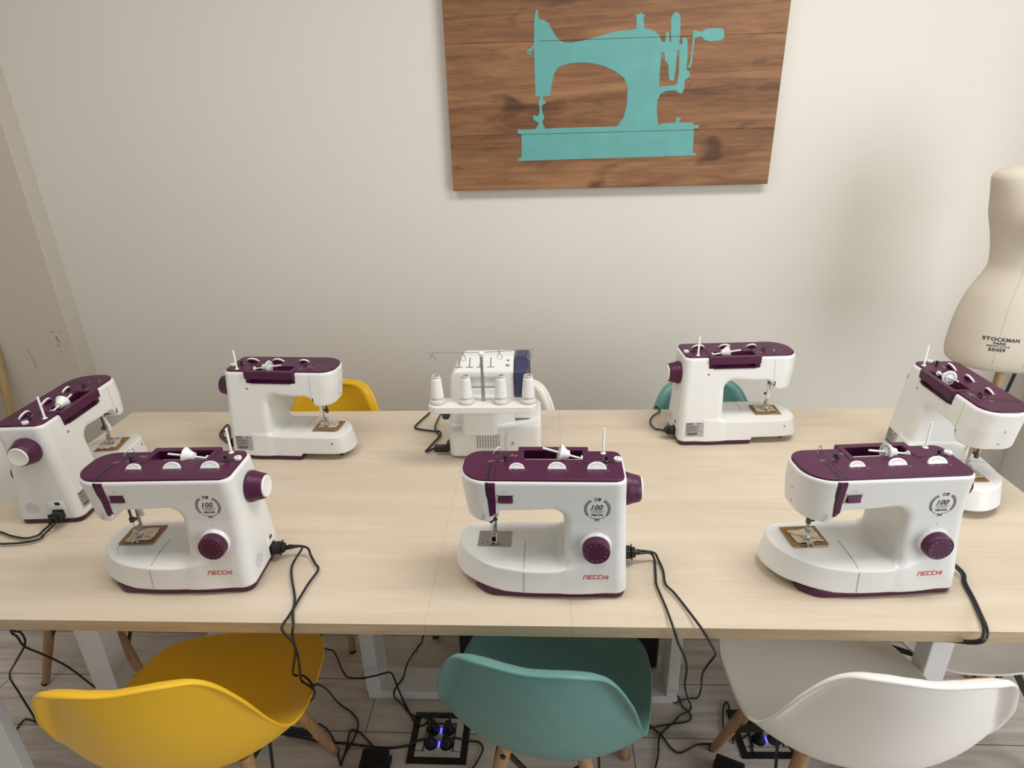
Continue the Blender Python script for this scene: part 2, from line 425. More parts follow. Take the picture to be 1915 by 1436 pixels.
def cover_sd(x, y, z, D=None):
    if D is None: D = sd_poly(ENV[-1][1], x, y)
    d = smax(D+.0052, np.abs(z-.278)-.0092, .003)
    return np.maximum(d, -np.maximum(np.maximum(np.abs(x-.021)-.063, .018-y), .20-z))

def surface_nets(f, o, h):
    f = f.astype(np.float32); s = f < 0
    nx, ny, nz = f.shape
    def sh(a, i, j, k): return a[i:nx-1+i, j:ny-1+j, k:nz-1+k]
    cs = [sh(s, i, j, k) for i in (0, 1) for j in (0, 1) for k in (0, 1)]
    anyv = np.logical_or.reduce(cs); allv = np.logical_and.reduce(cs); act = anyv & ~allv
    idx = np.argwhere(act); ids = -np.ones(act.shape, np.int64); ids[act] = np.arange(len(idx))
    acc = np.zeros((len(idx), 3)); cnt = np.zeros(len(idx))
    I, J, K = idx.T
    for a in ((0, 0, 0), (0, 0, 1), (0, 1, 0), (0, 1, 1), (1, 0, 0), (1, 0, 1), (1, 1, 0), (1, 1, 1)):
        for ax in range(3):
            if a[ax]: continue
            b = list(a); b[ax] = 1
            fa = f[I+a[0], J+a[1], K+a[2]]; fb = f[I+b[0], J+b[1], K+b[2]]
            m = (fa < 0) != (fb < 0); t = np.where(m, fa/np.where(m, fa-fb, 1), 0)
            p = np.tile(np.array(a, float), (len(idx), 1)); p[:, ax] += t
            acc[m] += p[m]; cnt[m] += 1
    V = (idx+acc/cnt[:, None])*h+np.array(o)
    Q = []
    for ax in range(3):
        sl0 = [slice(1, -1)]*3; sl0[ax] = slice(0, -1); sl1 = [slice(1, -1)]*3; sl1[ax] = slice(1, None)
        a = s[tuple(sl0)]; b = s[tuple(sl1)]; ch = np.argwhere(a != b); off = np.array([1, 1, 1]); off[ax] = 0
        g = ch+off; u, v = [(1, 2), (2, 0), (0, 1)][ax]
        eu = np.eye(3, dtype=int)[u]; ev = np.eye(3, dtype=int)[v]
        q = [g-eu-ev, g-ev, g, g-eu]; q = np.stack([ids[tuple(w.T)] for w in q], 1)
        fl = a[tuple(ch.T)]; q[~fl] = q[~fl][:, ::-1]; Q.append(q)
    return V, np.vstack(Q)
def sdf_mesh(name, fn, lo, hi, h, polys=None):
    ax = [np.arange(l, u, h) for l, u in zip(lo, hi)]
    X, Y = np.meshgrid(ax[0], ax[1], indexing='ij'); X = X[:, :, None]; Y = Y[:, :, None]; Z = ax[2][None, None, :]
    V, Q = surface_nets(np.broadcast_to(fn(X, Y, Z), (len(ax[0]), len(ax[1]), len(ax[2]))), lo, h)
    me = bpy.data.meshes.new(name); me.vertices.add(len(V)); me.vertices.foreach_set('co', V.ravel())
    me.loops.add(len(Q)*4); me.loops.foreach_set('vertex_index', Q.ravel().astype(np.int32))
    me.polygons.add(len(Q)); me.polygons.foreach_set('loop_start', np.arange(len(Q), dtype=np.int32)*4)
    me.update(calc_edges=True); me.validate(); return me
def face_y(x, z, side=-1, fn=body_sd):
    """y of the body's front (side -1) or back (+1) surface at each x, z"""
    x = np.asarray(x, float); z = np.asarray(z, float)
    a = np.full(x.shape, side*.13); b = np.full(x.shape, side*.03)
    for _ in range(22):
        m = (a+b)/2; ins = fn(x, m, z) < 0; b = np.where(ins, m, b); a = np.where(ins, a, m)
    return (a+b)/2
def decal(name, parts, mat, parent, side=-1, off=.0005, th=0.):
    """flat print or thin plate laid on the body; parts = list of (V in x/z metres, F)"""
    mb = MB()
    for V, F in parts:
        V = np.asarray(V, float); y = face_y(V[:, 0], V[:, 1], side)+side*off
        P = [(a, b, c) for (a, c), b in zip(V, y)]
        if th:
            n = len(P); P2 = [(a, b+side*th, c) for a, b, c in P]
            ed = {}
            for f in F:
                for i in range(len(f)): e = (f[i], f[(i+1) % len(f)]); ed[e] = 1
            sides = [(e[0], e[1], e[1]+n, e[0]+n) for e in ed if (e[1], e[0]) not in ed]
            mb.add(P+P2, list(F)+[tuple(i+n for i in f) for f in F]+sides)
        else: mb.add(P, F if side < 0 else [f[::-1] for f in F])
    return mb.build(name, mat, parent, smooth=bool(th), flip=bool(th), ang=40)
def rect(x0, x1, z0, z1, nx=1, nz=1):
    V = [(x0+(x1-x0)*i/nx, z0+(z1-z0)*j/nz) for j in range(nz+1) for i in range(nx+1)]
    F = [(j*(nx+1)+i, j*(nx+1)+i+1, (j+1)*(nx+1)+i+1, (j+1)*(nx+1)+i) for j in range(nz) for i in range(nx)]
    return V, F
def strip_between(L, R, n=14):
    """ruled strip between two polylines given as lists of (x, z)"""
    def rs(P):
        P = np.array(P); t = np.linspace(0, len(P)-1, n); i = np.clip(t.astype(int), 0, len(P)-2); u = (t-i)[:, None]
        return P[i]*(1-u)+P[i+1]*u
    A, B = rs(L), rs(R); V = []
    for a, b in zip(A, B): V += [tuple(a), tuple((a+b)/2), tuple(b)]
    F = []
    for i in range(n-1):
        for k in (0, 1): F.append((3*i+k, 3*i+k+1, 3*i+k+4, 3*i+k+3))
    return V, F
def line_parts(P, w):
    P = [np.array(p, float) for p in P]; V = []; F = []
    for i, p in enumerate(P):
        a = P[max(0, i-1)]; b = P[min(len(P)-1, i+1)]; t = (b-a)/np.linalg.norm(b-a); n = np.array([-t[1], t[0]])*w/2
        V += [tuple(p-n), tuple(p+n)]
    for i in range(len(P)-1): F.append((2*i, 2*i+2, 2*i+3, 2*i+1))
    return V, F
def disc2(cx, cz, r, n=12, rx=None, ang=0):
    rx = rx or r; c, s = math.cos(ang), math.sin(ang); V = []
    for k in range(n):
        a = 2*math.pi*k/n; u, v = rx*math.cos(a), r*math.sin(a); V.append((cx+c*u-s*v, cz+s*u+c*v))
    return V, [tuple(range(n))]

def seg_letters(word, w, h, gap, st):
    """squared stroke lettering; each glyph is a set of boxes in its own w x h cell"""
    G = {'n': [(0, 0, st, h), (0, h-st, w, h), (w-st, 0, w, h)],
         'E': [(0, 0, st, h), (0, h-st, w, h), (0, 0, w, st), (0, h/2-st/2, w*.9, h/2+st/2)],
         'C': [(0, 0, st, h), (0, h-st, w, h), (0, 0, w, st)],
         'H': [(0, 0, st, h), (w-st, 0, w, h), (0, h/2-st/2, w, h/2+st/2)],
         'I': [(0, 0, st, h)]}
    out = []; x = 0
    for ch in word:
        for a in G[ch]: out.append((x+a[0], a[1], x+a[2], a[3]))
        x += (st if ch == 'I' else w)+gap
    L = x-gap
    return [(a-L/2, b-h/2, c-L/2, d-h/2) for a, b, c, d in out]

def make_machine():
    t = thing('sewing_machine', '', 'sewing machine')
    lo = (-.2145, -.0955, .0088); hi = (.188, .100, .290)
    body = link('body', sdf_mesh('body', body_sd, lo, hi, .0017), 'white', t)
    # base tray
    base = sdf_mesh('base', lambda x, y, z: smax(np.maximum(np.maximum(smin(sd_poly(BED[0][1], x, y)+.007, sd_poly(ENV[0][1], x, y)+.0035, .01), -np.maximum(x+.046, -.015-y)), -(x+.150)*1.), np.abs(z-.0095)-.0085, .003), (-.205, -.09, -.002), (.184, .098, .024), .0022)
    link('base', base, 'purple', t)
    cov = link('top_cover', sdf_mesh('cover', cover_sd, (-.178, -.072, .266), (.174, .066, .291), .0014), 'purple', t)
    # seams of the cover and its small pale marks
    mb = MB(); zc = .2874
    mb.add([(-.1005, -.0655, zc), (-.0990, -.0655, zc), (-.0975, .057, zc), (-.0990, .057, zc)], [(0, 1, 2, 3)])
    mb.add([(.096, .0075, zc), (.172-.008, .0075, zc), (.172-.008, .0082, zc), (.096, .0082, zc)], [(0, 1, 2, 3)])
    mb.add([(-.1155, -.062, zc), (-.1085, -.062, zc), (-.1095, .002, zc), (-.1135, .002, zc)], [(0, 1, 2, 3)])
    mb.build('cover_seam', 'black', cov, smooth=False, flip=False)
    mb = MB()
    def bar(x0, y0, x1, y1, w=.0007):
        a = Vector((x0, y0, 0)); b = Vector((x1, y1, 0)); n = (b-a).normalized().cross(Vector((0, 0, 1)))*w/2
        z = Vector((0, 0, .28745)); mb.add([a-n+z, b-n+z, b+n+z, a+n+z], [(0, 3, 2, 1)])
    for cx, wd in ((-.055, .026), (.029, .030), (.112, .032)):
        bar(cx, -.0285, cx, -.0255, .0006)
        for s_ in (-1, 1):
            for k in range(3): bar(cx+s_*wd*.62+k*.0022, -.0285, cx+s_*wd*.62+k*.0022+.0012, -.0265, .0006)
    for a in range(8):  # little threading diagram beside the tension stud
        an = a*math.pi/4; bar(-.087+.003*math.cos(an), .012+.003*math.sin(an), -.087+.003*math.cos(an+.78), .012+.003*math.sin(an+.78), .0006)
    bar(-.072, .030, -.067, .038); bar(-.067, .038, -.063, .030); bar(-.070, .034, -.064, .034); bar(-.060, .036, -.056, .036); bar(-.056, .036, -.060, .030); bar(-.060, .030, -.056, .030)
    bar(-.116, .010, -.104, .012); bar(-.116, .010, -.118, .004); bar(-.110, .011, -.111, .006)
    bar(.105, .000, .122, .000); bar(.114, -.003, .114, .004)
    for a in range(8):
        an = a*math.pi/4; 
        for cx in (.119, .126, .133): bar(cx+.003*math.cos(an), -.005+.0025*math.sin(an), cx+.003*math.cos(an+.78), -.005+.0025*math.sin(an+.78), .0005)
    mb.build('cover_marks', 'mark', cov, smooth=False, flip=False)
    # spool well and carrying handle
    mb = MB()
    mb.box((.021, .043, .2505), (.154-.028, .050, .0025)); mb.box((.021, .0185, .264), (.129, .0025, .030))
    mb.box((-.0425, .040, .264), (.0025, .045, .030)); mb.box((.0845, .040, .264), (.0025, .045, .030))
    mb.box((.0215, .0595, .2515), (.150, .012, .0035))
    mb.box((-.0505, .058, .262), (.010, .010, .026)); mb.box((.0935, .058, .262), (.010, .010, .026))
    mb.build('spool_well', 'purple', t, smooth=False)
    mb = MB()
    P = [(-.055, .006), (-.043, .006), (-.043, .057), (.0855, .057), (.0855, .006), (.098, .006), (.0985, .0715), (-.0555, .0715)]
    mb.prism(P, .2650, .2890)
    mb.build('carrying_handle', 'purple', t, bevel=.0015)
    # horizontal spool pin with cap
    pin = MB().tube([(.082, .030, .2825), (-.004, .030, .2950)], .0026, 12)
    pin.lathe([(.0035, -.001), (.0075, .000), (.0075, .003), (.0030, .004)], (.081, .030, .2820), 'X', 16)
    pin = pin.build('spool_pin', 'white2', t)
    mb = MB(); R = Matrix.Rotation(math.radians(8), 3, 'Y')
    mb.lathe([(.0028, -.010), (.0190, -.0100), (.0196, -.0090), (.0185, -.0065), (.0105, .0060), (.0098, .0120), (.0045, .0128), (.0035, .0150)], (.042, .030, .2885), 'X', 40, R)
    capo = mb.build('spool_cap', 'white2', pin)
    mb = MB()
    for k in range(12):
        a = k*math.pi/6; mb.lathe([(.0021, 0), (.0021, .0003)], Vector((.042, .030, .2885))+R@Vector((-.01025, .0125*math.cos(a), .0125*math.sin(a))), 'X', 8, R)
    mb.build('cap_holes', 'grey_line', capo)
    mb = MB().lathe([(.0062, 0), (.0062, .0015), (.0035, .0030), (.0028, .0040), (.0026, .060), (.0020, .0615)], (.130, .046, .2865), 'Z', 20)
    mb.build('upright_spool_pin', 'white2', t)
    mb = MB().box((.139, .010, .2876), (.020, .0075, .0006)); mb.build('winder_slot', 'black', t, smooth=False)
    mb = MB().lathe([(.0045, 0), (.0045, .002), (.0028, .003), (.0028, .013), (.0018, .014)], (.134, .010, .2875), 'Z', 16)
    mb.lathe([(.0036, 0), (.0036, .003)], (.134, .010, .2955), 'Z', 16)
    mb.build('bobbin_winder', 'dark_metal', t)
    mb = MB().lathe([(.0075, 0), (.0078, .001), (.0078, .0055), (.0068, .0065)], (.158, .016, .287), 'Z', 28)
    st = mb.build('winder_stop', 'white2', t)
    MB().lathe([(.0022, 0), (.0022, .0003)], (.158, .016, .2935), 'Z', 12).build('screw', 'grey_line', st)
    # three dials rising out of the cover
    for cx, r in ((-.055, .0165), (.029, .0195), (.112, .0205)):
        R = Matrix.Rotation(math.radians(60), 3, 'X'); n = 28; P = []
        for k in range(n+1):
            a = math.pi*k/n; P.append((r*math.cos(a), r*.80*math.sin(a)))
        mb = MB().prism(P, -.0045, 0, lambda p: R@Vector(p)+Vector((cx, -.0225, .2872)))
        d = mb.build('dial', 'white2', t, bevel=.0006)
        MB().prism([(a*.84, b*.80) for a, b in P], -.0075, -.0040, lambda p: R@Vector(p)+Vector((cx, -.0225, .2872))).build('dial_hood', 'purple', d, bevel=.0008)
        mb = MB()
        for k in range(7):
            a = math.radians(40+100*k/6); u, v = r*.66*math.cos(a), r*.48*math.sin(a)
            for f in (0,):
                p0 = Vector((u, v, .0004)); dd = Vector((math.cos(a), math.sin(a), 0))*r*(.12 if k != 3 else .18); nn = Vector((-dd.y, dd.x, 0)).normalized()*.0004
                mb.add([R@q+Vector((cx, -.0225, .2872)) for q in (p0-nn, p0+nn, p0+dd+nn, p0+dd-nn)], [(0, 1, 2, 3)])
        mb.build('dial_marks', 'ink', d, smooth=False, flip=False)
    # thread path on top
    mb = MB().lathe([(.0052, 0), (.0055, .002), (.0040, .004), (.0040, .006), (.0056, .008), (.0050, .0105), (.002, .0115)], (-.080, .018, .287), 'Z', 20)
    mb.tube([(-.086, .016, .2885), (-.080, .010, .291), (-.073, .014, .290), (-.069, .022, .2885)], .0007, 6)
    mb.build('tension_stud', 'dark_metal', t)
    mb = MB().tube(crom([(-.094, .050, .286), (-.095, .052, .296), (-.100, .050, .299), (-.106, .043, .294), (-.110, .036, .288)], 4), .0008, 8)
    mb.build('thread_guide', 'chrome', t)
    # threading channel on the front of the head
    L = [(-.1115, .2855), (-.1118, .262), (-.1120, .230), (-.1110, .208), (-.1100, .196)]
    Rr = [(-.0975, .2855), (-.0978, .262), (-.0980, .232), (-.0985, .208), (-.0980, .197)]
    decal('threading_cover', [strip_between(L, Rr, 18)], 'purple_gloss', t, th=.0018, off=-.0004)
    L = [(-.1175, .2845), (-.1178, .268), (-.1172, .252), (-.1150, .240)]; Rr = [(-.1118, .2845), (-.1118, .268), (-.1120, .252), (-.1120, .240)]
    L2 = [(-.1145, .240), (-.1130, .215), (-.1115, .195)]; R2 = [(-.1122, .240), (-.1115, .215), (-.1105, .195)]
    decal('threading_slot', [strip_between(L, Rr), strip_between(L2, R2)], 'black', t, off=.0007)
    # reverse lever
    fr = [rect(-.095, -.0925, .2275, .2515, 1, 4), rect(-.0625, -.060, .2275, .2515, 1, 4), rect(-.095, -.060, .2275, .2302, 6, 1), rect(-.095, -.060, .2490, .2515, 6, 1)]
    lf = decal('lever_frame', fr, 'cone', t, th=.0010, off=0.)
    decal('lever_recess', [rect(-.0925, -.0625, .2302, .2490, 6, 4)], 'black', lf, off=.0004)
    y0 = float(face_y([-.078], [.238])[0])
    mb = MB().prism([(.2310, -.0005), (.2310, -.0045), (.2350, -.0065), (.2425, -.0035), (.2470, -.0005)], -.0905, -.0645, lambda p: (p[2], y0+p[1], p[0]))
    mb.build('reverse_lever', 'purple_gloss', lf, bevel=.0006)
    # pattern knob
    ky = float(face_y([.111], [.125])[0])
    R = Matrix.Rotation(math.radians(0), 3, 'X')
    kc = (.111, ky+.004, .126)
    mb = MB().lathe([(.034, 0), (.0325, -.004), (.0312, -.008), (.0300, -.009)], kc, 'Y', 48); mb.build('knob_collar', 'white', t)
    mb = MB(); n = 72; prof = [(.0285, -.007), (.0285, -.0235), (.0278, -.0265), (.0258, -.0280), (.0245, -.0272), (.0001, -.0272)]
    V = []; F = []
    for r, h in prof:
        for i in range(n):
            rr = r+(.0006 if (i % 3 == 0 and r > .028) else 0); a = 2*math.pi*i/n; V.append((kc[0]+rr*math.cos(a), kc[1]+h, kc[2]+rr*math.sin(a)))
    for k in range(len(prof)-1):
        for i in range(n): j = (i+1) % n; F.append((k*n+i, k*n+j, (k+1)*n+j, (k+1)*n+i))
    kn = mb.add(V, F).build('pattern_knob', 'purple', t, ang=30)
    mb = MB(); rnd = random.Random(4)
    for k in range(12):
        a = math.radians(90-25+30*k); c, s_ = math.cos(a), math.sin(a)
        for q in range(2 if k else 1):
            off = (-.0012+.0024*q) if k else 0; w = .0005 if k else .0009
            P = [(.0180, off-w), (.0228, off-w), (.0228, off+w), (.0180, off+w)]
            mb.add([(kc[0]+u*c-v*s_, kc[1]-.0275, kc[2]+u*s_+v*c) for u, v in P], [(0, 1, 2, 3)])
    mb.build('knob_marks', 'dimmark', kn, smooth=False, flip=False)
    decal('knob_pointer', [rect(.1102, .1118, .1665, .1700)], 'label', t)
    # hand wheel
    mb = MB().lathe([(.0300, .170), (.0340, .172), (.0360, .178), (.0355, .182), (.0325, .190), (.0305, .198), (.0285, .206), (.0268, .2085), (.0245, .209)], (0, .012, .220), 'X', 56)
    hw = mb.build('handwheel', 'purple', t)
    MB().lathe([(.0248, .207), (.0248, .2105), (.0230, .2125), (.0190, .2115), (.0001, .2110)], (0, .012, .220), 'X', 48, caps=False).build('wheel_cap', 'white2', hw)
    # needle, presser foot
    nx, ny = -.113, .012
    mb = MB().tube([(nx+.004, ny+.010, .195), (nx+.004, ny+.010, .105)], .0034, 12)
    mb.box((nx+.003, ny+.006, .108), (.009, .010, .014), bev=.001)
    mb.tube([(nx-.002, ny, .100), (nx-.006, ny, .0845)], .0008, 6)
    mb.build('presser_bar', 'steel', t)
    mb = MB().tube([(nx-.004, ny-.002, .190), (nx-.004, ny-.002, .135)], .0028, 12)
    mb.box((nx-.004, ny-.002, .136), (.009, .008, .013), bev=.001); mb.lathe([(.0040, 0), (.0042, .007), (.0020, .009)], (nx+.001, ny-.002, .138), 'X', 14)
    nb = mb.build('needle_clamp', 'dark_metal', t)
    MB().tube([(nx-.004, ny-.002, .130), (nx-.004, ny-.002, .084)], [.0009, .0005], 6).build('needle', 'chrome', nb)
    mb = MB().box((nx, ny+.004, .090), (.012, .012, .008), bev=.0012)
    for s_ in (-1, 1):
        mb.tube([(nx+s_*.0055, ny+.016, .0836), (nx+s_*.0055, ny-.010, .0832), (nx+s_*.0055, ny-.020, .0868)], .0022, 8)
    mb.box((nx, ny+.012, .0835), (.015, .012, .0022), bev=.0006); mb.box((nx, ny-.0125, .0832), (.013, .004, .002), bev=.0005)
    mb.build('presser_foot', 'chrome', t)
    mb = MB().box((-.1105, .017, .0799), (.076, .056, .0016)); npl = mb.build('needle_plate', 'steel', t, smooth=False, bevel=.0005)
    mb = MB()
    for a, b in ((-.137, -.001), (-.084, .038), (-.100, -.004), (-.128, .004)): mb.lathe([(.0016, 0), (.0016, .0003)], (a, b, .0806), 'Z', 10)
    mb.box((-.113, .012, .0808), (.012, .018, .0006)); mb.build('plate_holes', 'black', npl, smooth=False)
    # accessory-box seam over the bed and down its front
    pts = [(-.0415, y, float(bed_top(-.0415, y))+.0004) for y in np.linspace(.010, -.074, 16)]
    zz = np.linspace(.0665, .017, 12); yy = face_y(np.full(12, -.042), zz)-.0004
    pts += [(-.042, float(a), float(b)) for a, b in zip(yy, zz)]
    MB().tube(pts, .00045, 5).build('box_seam', 'grey_line', t)
    # brand lettering, emblem and diagram on the front
    parts = []
    for a, b, c, d in seg_letters('nECCHI', .0084, .0092, .0018, .0018):
        sk = .18; V, F = rect(a, c, b, d, 2, 2); parts.append(([(x+.112+z*sk, z+.0555) for x, z in V], F))
    decal('brand_lettering', parts, 'red', t)
    parts = []; ex, ez = .112, .2165
    for s_ in (-1, 1):
        ARC = [(ex+s_*.0250*math.sin(a), ez-.0250*math.cos(a)) for a in np.linspace(math.radians(4), math.radians(148), 26)]
        parts.append(line_parts(ARC[2:9], .0010))
        for k in range(9):
            a = math.radians(66+9.6*k); cx, cz = ex+s_*.0246*math.sin(a), ez-.0246*math.cos(a)
            for q in (-1, 1):
                parts.append(disc2(cx+s_*q*.0016*math.sin(a), cz-q*.0016*math.cos(a), .00105, 8, .0023, s_*(a+q*.55)))
        parts.append(disc2(ex+s_*.0205, ez-.0138, .0022, 10))
        parts.append(line_parts([(ex-s_*.0055, ez-.0225), (ex+s_*.0045, ez-.0300)], .0013))
        parts.append(line_parts([(ex, ez-.0265), (ex+s_*.004, ez-.0238), (ex+s_*.006, ez-.0262), (ex, ez-.0270)], .0010))
    V, F = text_mesh('100', .0175, .30, 1.06, .0003); parts.append(([(x*.93+ex-.0005, z*1.0+ez+.0040) for x, z in V], F))
    parts.append(line_parts([(ex-.0145, ez-.0042), (ex+.0165, ez-.0042)], .0007))
    V, F = text_mesh('ANNIVERSARY', .0036, 0, 1.0); parts.append(([(x+ex, z+ez-.0072) for x, z in V], F))
    parts.append(line_parts([(ex-.0145, ez-.0100), (ex+.0145, ez-.0100)], .0003))
    V, F = text_mesh('NECCHI', .0062, 0, 1.05, .0003); parts.append(([(x+ex, z+ez-.0148) for x, z in V], F))
    for a in ((-.006, .0225, .006, .0245), (-.006, .0180, -.0045, .0225), (.0015, .0195, .006, .0225), (-.005, .0175, .006, .0190), (.006, .0215, .0075, .0238)):
        V, F = rect(a[0], a[2], a[1], a[3]); parts.append(([(x+ex, z+ez+.003) for x, z in V], F))
    decal('emblem', parts, 'ink', t, off=.0006)
    parts = [line_parts([(-.127+.004*math.cos(a), .189+.0035*math.sin(a)) for a in np.linspace(0, 5.2, 10)], .0005),
             line_parts([(-.1245+.003*math.cos(a), .197+.003*math.sin(a)) for a in np.linspace(.5, 5.6, 9)], .0005),
             line_parts([(-.129, .183), (-.121, .194), (-.123, .203)], .0005)]
    decal('threading_diagram', parts, 'grey_line', t, off=.0007)
    parts = [line_parts([(-.078+.004*math.cos(a), .2570+.004*math.sin(a)) for a in np.linspace(-.6, 3.7, 10)], .0006)]
    decal('lever_symbol', parts, 'label', t)
    # back: rating label, screws, presser lifter, face-plate line
    lb = decal('rating_label', [rect(.104, .160, .032, .078, 6, 5)], 'label', t, side=1, off=.0005)
    parts = []
    def tx(s, size, x, z, bold=0.):
        V, F = text_mesh(s, size, 0, 1, bold); V = V-[V[:, 0].min(), 0]; parts.append(([(x-a, z+b) for a, b in V], [f[::-1] for f in F]))
    tx('NECCHI', .0055, .157, .0745, .0003); tx('CE', .0062, .124, .0745, .0002); tx('X', .005, .1125, .0745)
    for k, zz_ in enumerate((.0690, .0665, .0640, .0615, .0590, .0560, .0535, .0510)):
        V, F = rect(.1575-(.040 if k % 3 else .030), .1575, zz_-.0004, zz_+.0004); parts.append((V, F))
    V, F = rect(.106, .1575, .0484, .0490, 4, 1); parts.append((V, F))
    rnd = random.Random(2); xx = .156
    while xx > .122:
        w = rnd.choice((.0006, .0010, .0016)); V, F = rect(xx-w, xx, .0385, .0450); parts.append((V, F)); xx -= w+rnd.choice((.0006, .0010))
    V, F = rect(.128, .150, .0355, .0365); parts.append((V, F))
    decal('label_print', parts, 'ink', lb, side=1, off=.0012)
    for sx, sz in ((.098, .232), (-.150, .058)):
        y0 = float(face_y([sx], [sz], 1)[0])
        MB().lathe([(.0036, -.001), (.0036, .0006), (.0024, .0010)], (sx, y0, sz), 'Y', 16).build('screw', 'steel', t)
    decal('lifter_slot', [strip_between([(-.1075, .206), (-.1045, .178)], [(-.1045, .206), (-.1015, .178)], 6)], 'black', t, side=1, off=.0006)
    ly = float(face_y([-.105], [.182], 1)[0])
    mb = MB().tube([(-.104, ly-.004, .185), (-.106, ly-.002, .165), (-.107, ly+.001, .150)], [.0030, .0035, .0045], 10)
    mb.box((-.107, ly+.002, .141), (.011, .007, .020), bev=.002)
    mb.build('presser_lifter', 'white2', t)
    decal('face_plate_seam', [line_parts([(-.101, z_) for z_ in np.linspace(.277, .207, 8)], .0006)], 'grey_line', t, side=1, off=.0005)
    # screws on the round end of the head
    for cz, cy in ((.232, .0), (.196, .004)):
        a = -.20; b = -.10
        for _ in range(24):
            m = (a+b)/2
            if body_sd(np.array([m]), np.array([cy]), np.array([cz]))[0] < 0: b = m
            else: a = m
        MB().lathe([(.0028, -.0005), (.0028, .0012), (.0018, .0015)], (a, cy, cz), 'X', 14, Matrix.Rotation(math.pi, 3, 'Z') if 0 else None).build('screw', 'steel', t)
    # right side: socket recess, plug inlet and vent holes
    xs = .1795
    mb = MB().box((xs+.0002, .036, .044), (.0012, .044, .052), bev=.0004); so = mb.build('socket_panel', 'white2', t)
    MB().box((xs+.0006, .040, .062), (.0014, .013, .009)).build('small_port', 'black', so, smooth=False)
    MB().box((xs+.0012, .036, .032), (.0030, .030, .024), bev=.001).build('power_inlet', 'black', so)
    mb = MB()
    for j in range(9):
        for i in range(9):
            if (i-4)**2+(j-4)**2 > 19: continue
            yy_ = -.031+(i-4)*.0042+(j % 2)*.002; zz_ = .050+(j-4)*.0040
            mb.box((.1787+(.05-zz_)*.02, yy_, zz_), (.0014, .0022, .0009))
    mb.build('vent_holes', 'grey_line', t, smooth=False)
    for fx, fy in ((-.160, .045),):
        MB().lathe([(.0055, 0), (.0070, .004), (.0070, .026)], (fx, fy, 0), 'Z', 16).build('foot', 'black', t)
    return t

MACHINES = [(-.8300, 1.1434, .0287), (-.0010, 1.1429, -.0130), (.6951, 1.1543, .0768), (.5994, 1.8409, 3.1907), (-.7944, 1.7466, 3.0829), (-1.3294, 1.5000, 4.7705), (1.1234, 1.5568, 1.5390)]
MLAB = ['white and purple sewing machine at the table front, left, above the yellow chair',
        'white and purple sewing machine at the middle of the table front, bare metal needle plate',
        'white and purple sewing machine at the table front, right, above the white chair',
        'white and purple sewing machine seen from behind, far right, before the teal chair',
        'white and purple sewing machine seen from behind, far left, before the yellow chair',
        'white and purple sewing machine at the left end of the table, handwheel side facing us',
        'white and purple sewing machine at the right table end, rounded head end facing us']
proto = make_machine()
machines = []
for i, (mx_, my_, mt_) in enumerate(MACHINES):
    o = proto if i == 0 else copy_tree(proto)
    o.location = (mx_, my_, TZ+.0005); o.rotation_euler = (0, 0, mt_); o['label'] = MLAB[i]; o['group'] = 'white and purple sewing machines on the table'
    machines.append(o)
# the middle machine's spool pin is lifted a little at its free end
for ch in machines[1].children:
    if ch.name.startswith('spool_pin'):
        P0 = Vector((.082, .030, .2825)); Rm = Matrix.Rotation(math.radians(9), 4, 'Y')
        ch.matrix_local = Matrix.Translation(P0) @ Rm @ Matrix.Translation(-P0)

# card and cloth swatch under each presser foot but the middle one
def swatch(i, ang, dx, dy, sc, what):
    mx_, my_, mt_ = MACHINES[i]; c, s_ = math.cos(mt_), math.sin(mt_)
    def place(o, lx, ly, z, r): o.location = (mx_+c*lx-s_*ly, my_+s_*lx+c*ly, TZ+z); o.rotation_euler = (0, 0, mt_+r)
    cd = MB().box((0, 0, 0), (.082*sc, .068*sc, .0010)).build('cardboard_sheet', 'card', smooth=False)
    place(cd, -.112+dx, .020+dy, .0818, ang)
    tag(cd, 'brown card under the cloth scrap on '+what, 'card', 'brown cards under the presser feet')
    rnd = random.Random(i*7+1); nx, ny = 26, 22; V = []; F = []
    ph = rnd.random()*6
    for j in range(ny+1):
        for k in range(nx+1):
            u, v = k/nx-.5, j/ny-.5
            x = u*.060+.0012*math.sin(7*v+ph)*(abs(u)*2)**2; y = v*.048+.0010*math.sin(8*u+ph)
            e = max(abs(u), abs(v))*2
            z = .0012+.0018*(.5+.5*math.sin(17*v+3*u+ph))*e**2+.0050*max(0, -v-.25)*2*(.5+.5*math.sin(12*u+ph*2))
            if abs(u) < .2 and v > -.3: z = min(z, .0014)
            V.append((x, y, z))
    for j in range(ny):
        for k in range(nx): a = j*(nx+1)+k; F.append((a, a+1, a+nx+2, a+nx+1))
    cl = MB().add(V, F).build('cloth_swatch', 'cloth', flip=False)
    m = cl.modifiers.new('th', 'SOLIDIFY'); m.thickness = .0009; m.offset = 1
    place(cl, -.110+dx*.8, .016+dy, .0823, ang+.12)
    tag(cl, 'cream cloth scrap with red stripe on '+what, 'cloth', 'cloth scraps under the presser feet')
swatch(0, .04, -.002, .008, 1.0, 'the front left sewing machine')
swatch(2, -1.42+math.pi/2-.15, .002, .010, 1.0, 'the front right sewing machine')
swatch(3, -.05, -.001, -.010, 1.0, 'the far right sewing machine')
swatch(4, -.02, -.003, -.016, 1.0, 'the far left sewing machine')
swatch(5, .10, -.002, .0, 1.0, 'the machine at the left table end')
swatch(6, .05, .0, .0, 1.0, 'the machine at the right table end')
